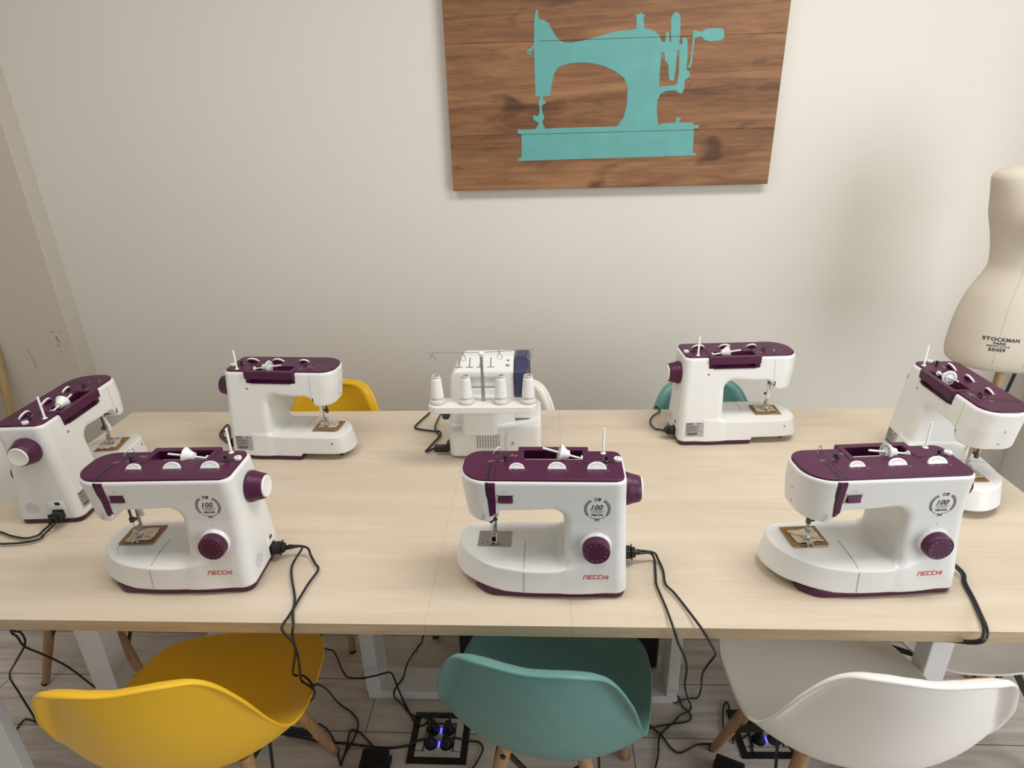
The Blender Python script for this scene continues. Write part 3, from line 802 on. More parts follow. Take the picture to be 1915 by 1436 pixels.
# loose thread lying on the bed of the front left machine
mx_, my_, mt_ = MACHINES[0]
th = MB().tube([tuple(np.array((mx_, my_, TZ))+np.array((a, b, .0005+float(bed_top(a, b))))) for a, b in crom([(-.150, -.010), (-.148, -.024), (-.138, -.036), (-.132, -.050), (-.126, -.047), (-.118, -.049)], 5)], .0005, 5).build('loose_thread', 'dark_metal')
tag(th, 'short dark thread curling on the bed of the front left machine', 'thread')

# ---------------------------------------------------------------- overlock machine
def make_serger():
    X0, Y0 = -.155, 1.665
    t = thing('overlock_machine', 'white and navy overlock machine with a four-cone thread shelf, back to us', 'overlock machine', (X0, Y0, TZ+.0005))
    # local: x right in the photo, y away from us
    def base_sd(x, y, z):
        top = np.where(y < .012, .098, .098)+np.clip((x-.02)/.13, 0, 1)*.018+.0*y
        P = arc_poly(-.136, .150, 0, .20, .022, .022, .03, .03)
        d = sd_poly(P, x, y)+z*.02
        d = smax(d, z-top, .012); d = smax(d, .006-z, .006)
        for k in range(6):   # horizontal ribs on the left part of the back
            zz = .030+k*.012
            d = np.maximum(d, -np.maximum(np.maximum(np.abs(z-zz)-.0010, x-.072), np.abs(y)-.0025))
        return d
    b = link('base', sdf_mesh('base', base_sd, (-.142, -.006, 0), (.156, .208, .125), .0022), 'white', t)
    def head_sd(x, y, z):
        P = arc_poly(-.134, .068, .045, .165, .012, .004, .01, .02)
        d = sd_poly(P, x-np.clip(z-.1, 0, 1)*.03, y)+(z-.1)*.03
        d = smax(d, z-(.300), .008); ch = ((.276-z)+(y-.058)*.9)*-.72
        d = smax(d, ((z-.266)-(y-.046)*.62)*.85, .006)
        d = smax(d, ((-.112-x)*.8+(z-.272)*.6), .010)
        d = smax(d, .08-z, .004)
        d = np.maximum(d, -np.maximum(np.maximum(np.abs(x+.025)-.052, np.abs(z-.232)-.018), np.abs(y-.045)-.012))
        return d
    link('head', sdf_mesh('head', head_sd, (-.142, .036, .074), (.074, .172, .306), .0022), 'white', t)
    def navy_sd(x, y, z):
        P = arc_poly(.068, .118, .040, .168, .004, .012, .012, .004)
        d = sd_poly(P, x, y)+(z-.1)*.01
        d = smax(d, z-.299, .008); d = smax(d, ((z-.268)-(y-.040)*.62)*.85, .006)
        d = smax(d, .190-z, .004); return d
    link('side_cover', sdf_mesh('navy', navy_sd, (.060, .030, .184), (.124, .175, .306), .0022), 'navy', t)
    mb = MB().box((-.025, .060, .232), (.102, .004, .034)); mb.box((-.070, .052, .245), (.010, .012, .006)); mb.box((.020, .052, .245), (.010, .012, .006))
    mb.build('handle_recess', 'grey_line', t, smooth=False)
    mb = MB().box((-.025, .056, .2225), (.100, .010, .010), bev=.003).build('carrying_grip', 'cone', t)
    mb = MB().box((.092, .10, .140), (.050, .11, .050), bev=.004); mb.box((.105, .075, .168), (.035, .05, .010), bev=.003)
    mb.build('front_arm', 'white', t)
    mb = MB().tube([(.066, .060, .18), (.066, .060, .215)], .003, 8); mb.box((.055, .062, .178), (.010, .020, .024), bev=.002); mb.build('looper_parts', 'dark_metal', t)
    # tension slots on the sloped top
    mb = MB()
    for k, xx in enumerate((-.098, -.066, -.034, -.002)):
        R_ = Matrix.Rotation(math.radians(31.8), 3, 'X')
        mb.box((xx, .081, .2882), (.0020, .036, .0010), R_); mb.box((xx, .065, .2782), (.022, .0016, .0010), R_)
    mb.build('tension_slots', 'ink', t, smooth=False)
    mb = MB()
    for k in range(3): mb.box((.045+k*.004, .070, .2814), (.0022, .008, .0010), Matrix.Rotation(math.radians(31.8), 3, 'X'))
    mb.lathe([(.0035, 0), (.0035, .001)], (.050, .086, .2915), 'Z', 12); mb.build('guide_marks', 'ink', t, smooth=False)
    # lower back: pocket under the shelf, vents, screw
    mb = MB().box((-.034, .004, .148), (.105, .095, .10), bev=.012); mb.build('shelf_bracket', 'white', t)
    mb = MB()
    for j in range(8):
        for i in range(9): mb.box((-.046+i*.0082, -.0012+.0, .040+j*.0058), (.0024, .003, .0016))
    mb.build('vent_holes', 'ink', t, smooth=False)
    MB().lathe([(.004, -.002), (.004, .001), (.002, .0015)], (.062, -.0005, .052), 'Y', 14).build('screw', 'steel', t)
    mb = MB().tube(crom([(.042, -.0005, .012), (.042, -.0008, .075), (.050, -.0008, .092)], 4), .0009, 5); mb.build('panel_seam', 'cone', t)
    # handwheel on the left
    mb = MB().lathe([(.030, 0), (.034, .004), (.034, .016), (.028, .020)], (-.158, .075, .135), 'X', 40); mb.build('handwheel', 'navy', t)
    mb = MB().box((-.140, .03, .030), (.012, .034, .026), bev=.003).build('power_inlet', 'black', t)
    # spool shelf with pole and thread guide bar
    P = [(x+(-.026), y) for x, y in arc_poly(-.150, .162, -.078, -.010, .026, .026, .020, .020)]
    sh = MB().prism(P, .190, .212).build('spool_shelf', 'white', t, bevel=.003)
    pl = MB().tube([(-.018, -.035, .205), (-.018, -.035, .352)], .0042, 16); pl.tube([(-.018, -.035, .205), (-.018, -.035, .29)], .0052, 16)
    pl = pl.build('pole', 'steel', t)
    MB().lathe([(.003, -.012), (.0085, -.004), (.0090, 0), (.006, .004), (.001, .005)], (-.018, -.035, .360), 'Z', 20).build('pole_cap', 'white2', pl)
    mb = MB(); zb = .360
    mb.tube([(-.170, -.030, zb), (-.018, -.034, zb+.001), (.130, -.038, zb+.010)], .0009, 6)
    for gx in (-.158, -.070, .033, .118):
        zz = zb+(gx+.17)*.03; yy_ = -.031-(gx+.17)*.025
        mb.tube(crom([(gx, yy_, zz+.002), (gx+.001, yy_-.003, zz-.006), (gx+.008, yy_-.003, zz-.018), (gx+.002, yy_-.003, zz-.026), (gx-.006, yy_-.003, zz-.020), (gx-.001, yy_-.002, zz-.004), (gx-.003, yy_, zz+.002)], 5), .0009, 6)
    mb.build('thread_guide_bar', 'steel', pl)
    spots = [(-.150, -.044), (-.066, -.044), (.034, -.044), (.113, -.044)]
    for sx, sy in spots:
        MB().lathe([(.0230, .0), (.0250, .004), (.0235, .009), (.0180, .013), (.0160, .018)], (sx, sy, .2118), 'Z', 32).build('cone_holder', 'cone', sh)
    for k, (sx, sy) in enumerate(spots):
        lab = ['leftmost', 'second from left', 'third from left', 'rightmost'][k]+' white thread cone on the overlock machine'
        c = thing('thread_cone', lab, 'thread cone', (X0+sx, Y0+sy, TZ+.0005+.230), 0, 'white thread cones on the overlock machine')
        n = 26; prof = [(.0185+.0003*(i % 2)-.0045*i/n, .001+.056*i/n) for i in range(n+1)]
        MB().lathe([(.012, 0)]+prof+[(.0125, .0585), (.0105, .0590)], (0, 0, 0), 'Z', 36, caps=False).build('thread', 'thread', c, ang=60)
        MB().lathe([(.0160, -.001), (.0110, .057), (.0125, .061), (.0128, .064), (.0112, .066), (.0095, .0655), (.0088, .060), (.0105, .020)], (0, 0, 0), 'Z', 32, caps=False).build('core', 'cone', c)
    return t
make_serger()

# ---------------------------------------------------------------- wall board with painted silhouette
BX0, BX1, BZ0, BZ1, BY = -.338, .845, 1.467, 2.275, 2.463
bd = thing('wooden_wall_board', 'dark stained plank board with a sea-green painted sewing machine silhouette on the wall', 'wall art', ((BX0+BX1)/2, BY, 1.70))
cx_, cz_ = (BX0+BX1)/2, 1.70
for k, (z0, z1) in enumerate(((BZ0, 1.6617), (1.6622, 1.9627), (1.9632, BZ1))):
    p = MB().box((0, 0, 0), (BX1-BX0, .018, z1-z0)).build('plank', 'plank', bd, smooth=False, bevel=.0015)
    p.location = (0, .009, (z0+z1)/2-cz_); 
    p.data.transform(Matrix.Translation((k*1.7, 0, k*.9))); p.location.x -= k*1.7; p.location.z -= k*.9
MB().box((-.35, .0265, .2), (.05, .016, .6)).build('batten', 'timber', bd, smooth=False)
MB().box((.35, .0265, .2), (.05, .016, .6)).build('batten', 'timber', bd, smooth=False)
SIL = {
'outer': [(-0.015,2.059),(-0.009,2.058),(-0.005,2.03),(0.016,2.026),(0.029,2.016),(0.043,1.992),(0.056,1.973),(0.071,1.961),(0.084,1.957),(0.108,1.955),(0.152,1.961),(0.193,1.97),(0.26,1.985),(0.32,1.989),(0.331,1.992),(0.329,2.025),(0.325,2.029),(0.326,2.033),(0.339,2.034),(0.341,2.038),(0.345,2.038),(0.348,2.034),(0.358,2.032),(0.357,2.027),(0.353,2.025),(0.359,1.991),(0.38,1.987),(0.397,1.98),(0.412,1.966),(0.421,1.948),(0.433,1.948),(0.432,1.965),(0.434,1.977),(0.441,1.978),(0.445,1.965),(0.447,1.948),(0.452,1.948),(0.447,2.015),(0.454,2.033),(0.467,2.036),(0.477,2.028),(0.481,2.008),(0.482,1.961),(0.481,1.939),(0.491,1.939),(0.491,1.957),(0.503,1.958),(0.509,1.948),(0.513,1.894),(0.512,1.86),(0.522,1.853),(0.528,1.841),(0.52,1.832),(0.51,1.826),(0.509,1.798),(0.503,1.783),(0.493,1.784),(0.478,1.794),(0.447,1.793),(0.427,1.784),(0.418,1.765),(0.417,1.733),(0.426,1.681),(0.444,1.686),(0.486,1.687),(0.491,1.696),(0.483,1.704),(0.508,1.703),(0.5,1.695),(0.5,1.687),(0.55,1.687),(0.552,1.679),(0.573,1.678),(0.57,1.667),(0.556,1.666),(0.558,1.584),(0.569,1.582),(0.57,1.574),(-0.087,1.57),(-0.088,1.579),(-0.074,1.582),(-0.072,1.662),(-0.086,1.666),(-0.086,1.679),(-0.021,1.679),(-0.007,1.699),(-0.019,1.706),(-0.028,1.711),(-0.029,1.726),(-0.021,1.726),(-0.012,1.721),(-0.005,1.735),(-0.005,1.754),(-0.01,1.764),(-0.006,1.774),(-0.003,1.788),(-0.02,1.789),(-0.022,1.885),(-0.023,1.943),(-0.032,1.933),(-0.031,1.927),(-0.039,1.921),(-0.047,1.927),(-0.046,1.938),(-0.038,1.939),(-0.023,1.955),(-0.021,2.033)],
'throat': [(0.015,1.68),(0.004,1.702),(0.013,1.718),(0.008,1.728),(0.003,1.744),(0.003,1.757),(0.017,1.764),(0.017,1.773),(0.008,1.775),(0.008,1.788),(0.033,1.788),(0.04,1.827),(0.047,1.858),(0.061,1.879),(0.099,1.891),(0.14,1.892),(0.174,1.89),(0.223,1.879),(0.264,1.861),(0.296,1.838),(0.31,1.806),(0.309,1.749),(0.299,1.711),(0.279,1.681)],
'gap': [(0.421,1.915),(0.432,1.914),(0.435,1.889),(0.442,1.883),(0.447,1.877),(0.453,1.834),(0.462,1.824),(0.472,1.828),(0.475,1.864),(0.476,1.92),(0.482,1.92),(0.487,1.851),(0.483,1.817),(0.475,1.81),(0.42,1.808)],
'crank': [(0.524,1.977),(0.529,1.98),(0.544,1.976),(0.555,1.974),(0.57,1.984),(0.617,1.984),(0.628,1.979),(0.634,1.962),(0.63,1.95),(0.617,1.946),(0.587,1.944),(0.567,1.949),(0.555,1.96),(0.533,1.958),(0.531,1.923),(0.53,1.875),(0.524,1.864),(0.514,1.862),(0.512,1.867),(0.52,1.872),(0.523,1.887),(0.526,1.923),(0.526,1.956)],
'eye': [(-0.042,1.932),(-0.039,1.934),(-0.036,1.932),(-0.036,1.928),(-0.039,1.926),(-0.042,1.928)]}
cu = bpy.data.curves.new('sil', 'CURVE'); cu.dimensions = '2D'; cu.fill_mode = 'BOTH'; cu.extrude = .0006
for P in SIL.values():
    sp = cu.splines.new('POLY'); sp.points.add(len(P)-1); sp.use_cyclic_u = True
    for q, (a, b) in zip(sp.points, P): q.co = (a-cx_, b-cz_, 0, 1)
to = bpy.data.objects.new('tmp', cu); C.objects.link(to)
me = bpy.data.meshes.new_from_object(to.evaluated_get(bpy.context.evaluated_depsgraph_get()))
bpy.data.objects.remove(to); bpy.data.curves.remove(cu)
me.transform(Matrix.Translation((0, -.0006, 0)) @ Matrix.Rotation(math.radians(90), 4, 'X')); me.materials.clear()
link('painted_silhouette', me, 'sea', bd, smooth=False)
mb = MB()
for zz in (1.662, 1.963): mb.box((.245-cx_, -.0013, zz-cz_), (.66 if zz < 1.9 else .50, .0003, .0016))
mb.build('plank_gap', 'ink', bd, smooth=False)

# ---------------------------------------------------------------- dress form
df = thing('dress_form', 'cream linen dress form with printed lettering, on a wooden pole at the right', 'dress form', (1.536, 2.0, 0))
prof = [(.925, .150, .100), (.930, .166, .113), (.945, .179, .124), (.98, .184, .130), (1.03, .182, .128), (1.07, .179, .124), (1.12, .170, .117), (1.163, .158, .108), (1.20, .140, .098), (1.23, .126, .090), (1.255, .121, .087), (1.30, .126, .094), (1.35, .136, .108), (1.393, .149, .120), (1.42, .157, .120), (1.46, .168, .108), (1.50, .180, .096), (1.52, .182, .090), (1.535, .170, .080), (1.548, .130, .070), (1.562, .080, .060), (1.58, .056, .054), (1.63, .050, .050), (1.642, .046, .046), (1.646, .03, .03)]
PR = crom(prof, 4); n = 72; V = []; F = []
for z, rx, ry in PR:
    for k in range(n):
        a = 2*math.pi*k/n; cc, ss = math.cos(a), math.sin(a)
        x = rx*math.copysign(abs(cc)**.9, cc); y = ry*math.copysign(abs(ss)**.9, ss)
        if y < 0:   # bust at the front
            for bx in (-.072, .072): y -= .040*math.exp(-((x-bx)/.042)**2-((z-1.395)/.050)**2)
        V.append((x, y, z))
for i in range(len(PR)-1):
    for k in range(n): l = (k+1) % n; F.append((i*n+k, i*n+l, (i+1)*n+l, (i+1)*n+k))
F.append(tuple(range(n))[::-1]); F.append(tuple((len(PR)-1)*n+k for k in range(n)))
torso = MB().add(V, F).build('torso', 'linen', df, ang=60)
PRa = np.array(PR)
def front_y(x, z):
    rx = np.interp(z, PRa[:, 0], PRa[:, 1]); ry = np.interp(z, PRa[:, 0], PRa[:, 2])
    u = min(.999, abs(x)/rx)**(1/.9); return -ry*(math.sqrt(1-u*u)**.9)-.0008
mb = MB()
for xf in (-.62, -.18, .42):     # panel seams down the front
    pts = []
    for z in np.linspace(.95, 1.50, 40):
        rx = np.interp(z, PRa[:, 0], PRa[:, 1]); x = xf*rx; y = front_y(x, z)
        for bx in (-.072, .072): y -= .040*math.exp(-((x-bx)/.042)**2-((z-1.395)/.050)**2)
        pts.append((x, y+.0004, z))
    mb.tube(pts, .0007, 4)
mb.build('panel_seam', 'cone', torso)
mb = MB()
for s_, size, dx, dz, bo in (('STOCKMAN', .0150, 0, .0, .0005), ('PARIS', .0108, -.004, -.0130, .0004), ('BREVETE S.G.D.G', .0066, -.005, -.0220, .0002), ('50459', .0148, -.007, -.0335, .0005)):
    Vt, Ft = text_mesh(s_, size, 0, 1.08, bo)
    mb.add([(x-.106+dx, front_y(x-.106+dx, z+1.041+dz), z+1.041+dz) for x, z in Vt], Ft)
mb.build('printed_lettering', 'ink', torso, smooth=False, flip=False)
MB().lathe([(.020, .0), (.030, .010), (.034, .022), (.034, .034)], (0, 0, .893), 'Z', 28).build('collar', 'black', df)
MB().lathe([(.0125, .30), (.0135, .60), (.0130, .895)], (0, 0, 0), 'Z', 20).build('pole', 'post', df)
mb = MB()
for k in range(3):
    a = math.radians(80+120*k); mb.tube(crom([(0, 0, .32), (.10*math.cos(a), .10*math.sin(a), .20), (.22*math.cos(a), .22*math.sin(a), .014)], 5), .013, 10)
mb.build('tripod_base', 'post', df)
# dark stick leaning on the wall behind it
st = MB().tube([(1.72, 2.30, .010), (2.01, 2.489, .95)], .0065, 10).build('leaning_stick', 'black')
tag(st, 'thin black stick leaning against the wall behind the dress form pole', 'stick')
# raw timber frame leaning at the left edge
fr = thing('timber_frame', 'raw pine frame leaning on the wall at the left edge of the room', 'wooden frame', (-2.46, 2.30, 0))
Rt = Matrix.Rotation(math.radians(-7), 3, 'X')
for dx in (0, .11): MB().box(Rt@Vector((dx, 0, .455)), (.030, .022, .90), Rt, bev=.002).build('upright', 'timber', fr)
for zz in (.10, .80): MB().box(Rt@Vector((.055, 0, zz)), (.080, .020, .03), Rt).build('cross_rail', 'timber', fr)

# ---------------------------------------------------------------- chairs
RIM = [(0,-.289,.827),(.087,-.280,.827),(.138,-.257,.799),(.178,-.227,.713),(.206,-.198,.616),(.220,-.144,.529),(.229,-.072,.487),(.233,.030,.470),(.227,.122,.451),(.199,.205,.435),(.120,.249,.419),(0,.266,.413)]
CEN = [(-.289,.827),(-.297,.806),(-.297,.742),(-.279,.652),(-.246,.560),(-.198,.480),(-.120,.437),(-.015,.424),(.085,.424),(.188,.419),(.240,.412),(.263,.408)]
def rim_frames(D):
    """outward direction and flange width at each point of the closed rim"""
    P = [Vector(p) for p in D]; n = len(P); out = []
    for i, p in enumerate(P):
        t = (P[(i+1) % n]-P[i-1]).normalized(); up = Vector((0, 0, 1)); up = (up-t*up.dot(t)).normalized()
        o = t.cross(up); d = Vector((p.x, p.y+.02, 0))
        if o.dot(d) < 0: o = -o
        f = min(1, max(0, (p.z-.56)/.16)); f = f*f*(3-2*f)
        w = .0035+.0205*f; p = p+o*w*.75*max(0, -o.y)*f
        out.append((p, o, up, w))
    return out
def shell_mesh():
    full = [np.array(p) for p in RIM]; mir = [np.array((-p[0], p[1], p[2])) for p in RIM]
    D = crom(mir[::-1][:-1]+full, 7); K = len(crom(full, 7))     # whole loop: front .. left .. back .. right .. front
    rim = [tuple(p) for p in D][:-1]; fr = rim_frames(rim)
    half = fr[-(K-1):]+fr[:1]                                    # back centre .. right .. front centre
    cen = crom([(0, a_, b_) for a_, b_ in CEN], 7); NV = 36; V = []; F = []; E0 = .84
    for i in range(K):
        p, o, up, w = half[i]; f = min(1, (w-.0035)/.0205); r = p-o*w-up*(.001+.009*f); c = cen[i]
        end = i in (0, K-1); x0 = 0 if end else max(0, r.x); x1 = 0 if end else p.x
        fz = min(1, max(0, (c[2]-.56)/.16)); cy = c[1]+.006*fz; cz = c[2]
        if i == 0: cy, cz = r.y, r.z
        elif i < 6: k_ = (i/6)**.7; cy = (r.y-.004)*(1-k_)+cy*k_; cz = min(cz, r.z) if i > 3 else min(cz, r.z-.0005)
        pw = 2.5-.4*min(1, max(0, (c[2]-.44)/.12))
        for j in range(NV+1):
            v = -1+2*j/NV; av = abs(v); sg = -1 if v < 0 else 1
            if av <= E0:
                u = av/E0; a_ = u**pw; V.append((sg*x0*u, cy+(r.y-cy)*a_, cz+(r.z-cz)*a_))
            else:
                u = (av-E0)/(1-E0); q = 1-(1-u)**2
                V.append((sg*(x0+(x1-x0)*u), r.y+(p.y-r.y)*u, r.z+(p.z-.001-r.z)*q))
    for i in range(K-1):
        for j in range(NV): a_ = i*(NV+1)+j; F.append((a_, a_+1, a_+NV+2, a_+NV+1))
    return V, F, rim
LEG_TOP = {1: (.132, .050, .392), -1: (.086, -.100, .392)}
LEG_FOOT = {1: (.186, .187, .0), -1: (.176, -.185, .0)}
def leg_pt(sx, sy, f):
    a, b = Vector(LEG_TOP[sy]), Vector(LEG_FOOT[sy]); p = a+(b-a)*f; return Vector((p.x*sx, p.y, p.z))
def rim_lip(rim):
    V = []; F = []; fr = rim_frames(rim); n = len(fr)
    for p, o, up, w in fr:
        for a, b in ((-w*.55, .0005), (-w*.35, .0024), (-.0012, .0022), (.0022, -.0004), (.0006, -.0034), (-w*.45, -.0030)): V.append(p+o*a+up*b)
    for i in range(n):
        j = (i+1) % n
        for k in range(6): l = (k+1) % 6; F.append((i*6+k, i*6+l, j*6+l, j*6+k))
    return MB().add(V, F)
def flat_bar(mb, a, b, w=.016, th=.005):
    a, b = Vector(a), Vector(b); d = b-a; q = d.to_track_quat('X', 'Z').to_matrix()
    mb.box((a+b)/2, (d.length, th, w), q)
def make_chair(mat):
    t = thing('moulded_chair', '', 'chair')
    V, F, rim = shell_mesh()
    sh = MB().add(V, F); me = sh.mesh('shell'); bm = bmesh.new(); bm.from_mesh(me); bmesh.ops.remove_doubles(bm, verts=bm.verts, dist=1e-5)
    bmesh.ops.recalc_face_normals(bm, faces=bm.faces[:]); bm.to_mesh(me); bm.free()
    s = link('seat_shell', me, mat, t); m = s.modifiers.new('th', 'SOLIDIFY'); m.thickness = .005; m.offset = 0
    rl = rim_lip(rim).build('rolled_rim', mat, s, ang=None)
    m = rl.modifiers.new('sub', 'SUBSURF'); m.levels = 1; m.render_levels = 1
    for sx in (-1, 1):
        for sy in (-1, 1):
            mb = MB().tube([leg_pt(sx, sy, f) for f in (0, .25, .6, .995)], [.0165, .0175, .0155, .0110], 18)
            l = mb.build('leg', 'beech', t)
            mid = leg_pt(sx, sy, .10); 
            MB().lathe([(.0070, 0), (.0070, .003), (.004, .0045)], mid+Vector((0, sy*.0165, 0)), 'Y', 14, Matrix.Rotation(0 if sy > 0 else math.pi, 3, 'Z')).build('bolt', 'black', l)
            MB().lathe([(.0114, 0), (.0120, .008)], leg_pt(sx, sy, 1), 'Z', 14).build('foot_cap', 'black', l)
    mb = MB()
    mb.box((0, -.02, .405), (.14, .16, .016)); mb.box((0, .045, .397), (.24, .022, .006)); mb.box((0, -.090, .397), (.17, .022, .006))
    mb.build('mounting_plate', 'wire', t, smooth=False)
    mb = MB()
    for sx in (-1, 1):
        a, b = leg_pt(sx, -1, .06), leg_pt(sx, 1, .06); c = (a+b)/2
        flat_bar(mb, a, b, .020, .006); flat_bar(mb, c, leg_pt(sx, -1, .62)); flat_bar(mb, c, leg_pt(sx, 1, .62))
    for sy in (-1, 1):
        flat_bar(mb, leg_pt(-1, sy, .10), leg_pt(1, sy, .62)); flat_bar(mb, leg_pt(1, sy, .10), leg_pt(-1, sy, .62))
    mb.build('strut_frame', 'wire', t, smooth=False)
    return t
CH = [('yellow', (-.783, 1.030, .122), 'yellow moulded chair with wooden legs, nearest us, front left', 'f'),
      ('teal', (.016, 1.088, -.170), 'teal moulded chair with wooden legs pushed under the middle of the table front', 'f'),
      ('chair_white', (.667, 1.079, -.039), 'white moulded chair with wooden legs, nearest us, front right', 'f'),
      ('yellow', (-.825, 1.834, 2.95), 'yellow moulded chair across the table, its back rising behind the far left machine', 'r'),
      ('chair_white', (-.177, 1.838, 2.96), 'white moulded chair across the table, its back showing beside the overlock machine', 'r'),
      ('teal', (.595, 1.805, 3.245), 'teal moulded chair across the table, glimpsed through the far right machine', 'r'),
      ('chair_white', (-1.500, 1.635, -math.pi/2), 'chair at the left end of the table, only its wooden legs showing under it', 'e'),
      ('chair_white', (1.195, 1.372, math.pi/2), 'white moulded chair at the right end of the table, seat edge and black frame showing', 'e')]
protos = {}
for mat, (x_, y_, a_), lab, kind in CH:
    if mat not in protos: protos[mat] = o = make_chair(mat)
    else: o = copy_tree(protos[mat])
    o.location = (x_, y_, 0); o.rotation_euler = (0, 0, a_); o['label'] = lab; o['group'] = 'moulded chairs around the table'

# ---------------------------------------------------------------- cords
def cord(keys, label, plug=None, name='power_cord', end=None, r=.0028):
    P = ROUTES[keys]; pts = crom([Vector(p) for p in P], 7)
    pts = [Vector(p) for p in pts]
    for p in pts:
        if p.z < r+.0005: p.z = r+.0005
        if -1.53 < p.x < 1.29 and YF < p.y < YB and .70 < p.z < TZ+r: p.z = TZ+r+.0003 if p.z > TZ-.02 else p.z
    o = MB().tube(pts, r, 8).build(name, 'rubber', None, ang=None)
    tag(o, label, 'cord', 'black power cords'); return o
def inlet_plug(i, par):
    mx_, my_, mt_ = MACHINES[i]; c, s_ = math.cos(mt_), math.sin(mt_); z0 = TZ+.031
    mb = MB(); 
    mb.box((.1905, .038, 0), (.020, .026, .022), bev=.003); mb.box((.206, .038, 0), (.012, .020, .018), bev=.003); mb.box((.2025, .038, 0), (.003, .030, .026), bev=.001)
    for k in range(3): mb.tube([(.211+.004*k, .038, 0), (.213+.004*k, .038, 0)], .0065-.0008*k, 10)
    Mx = Matrix.Translation((mx_, my_, z0)) @ Matrix.Rotation(mt_, 4, 'Z')
    mb.v = [tuple(Mx @ Vector(v)) for v in mb.v]
    return mb.build('plug', 'black', par)

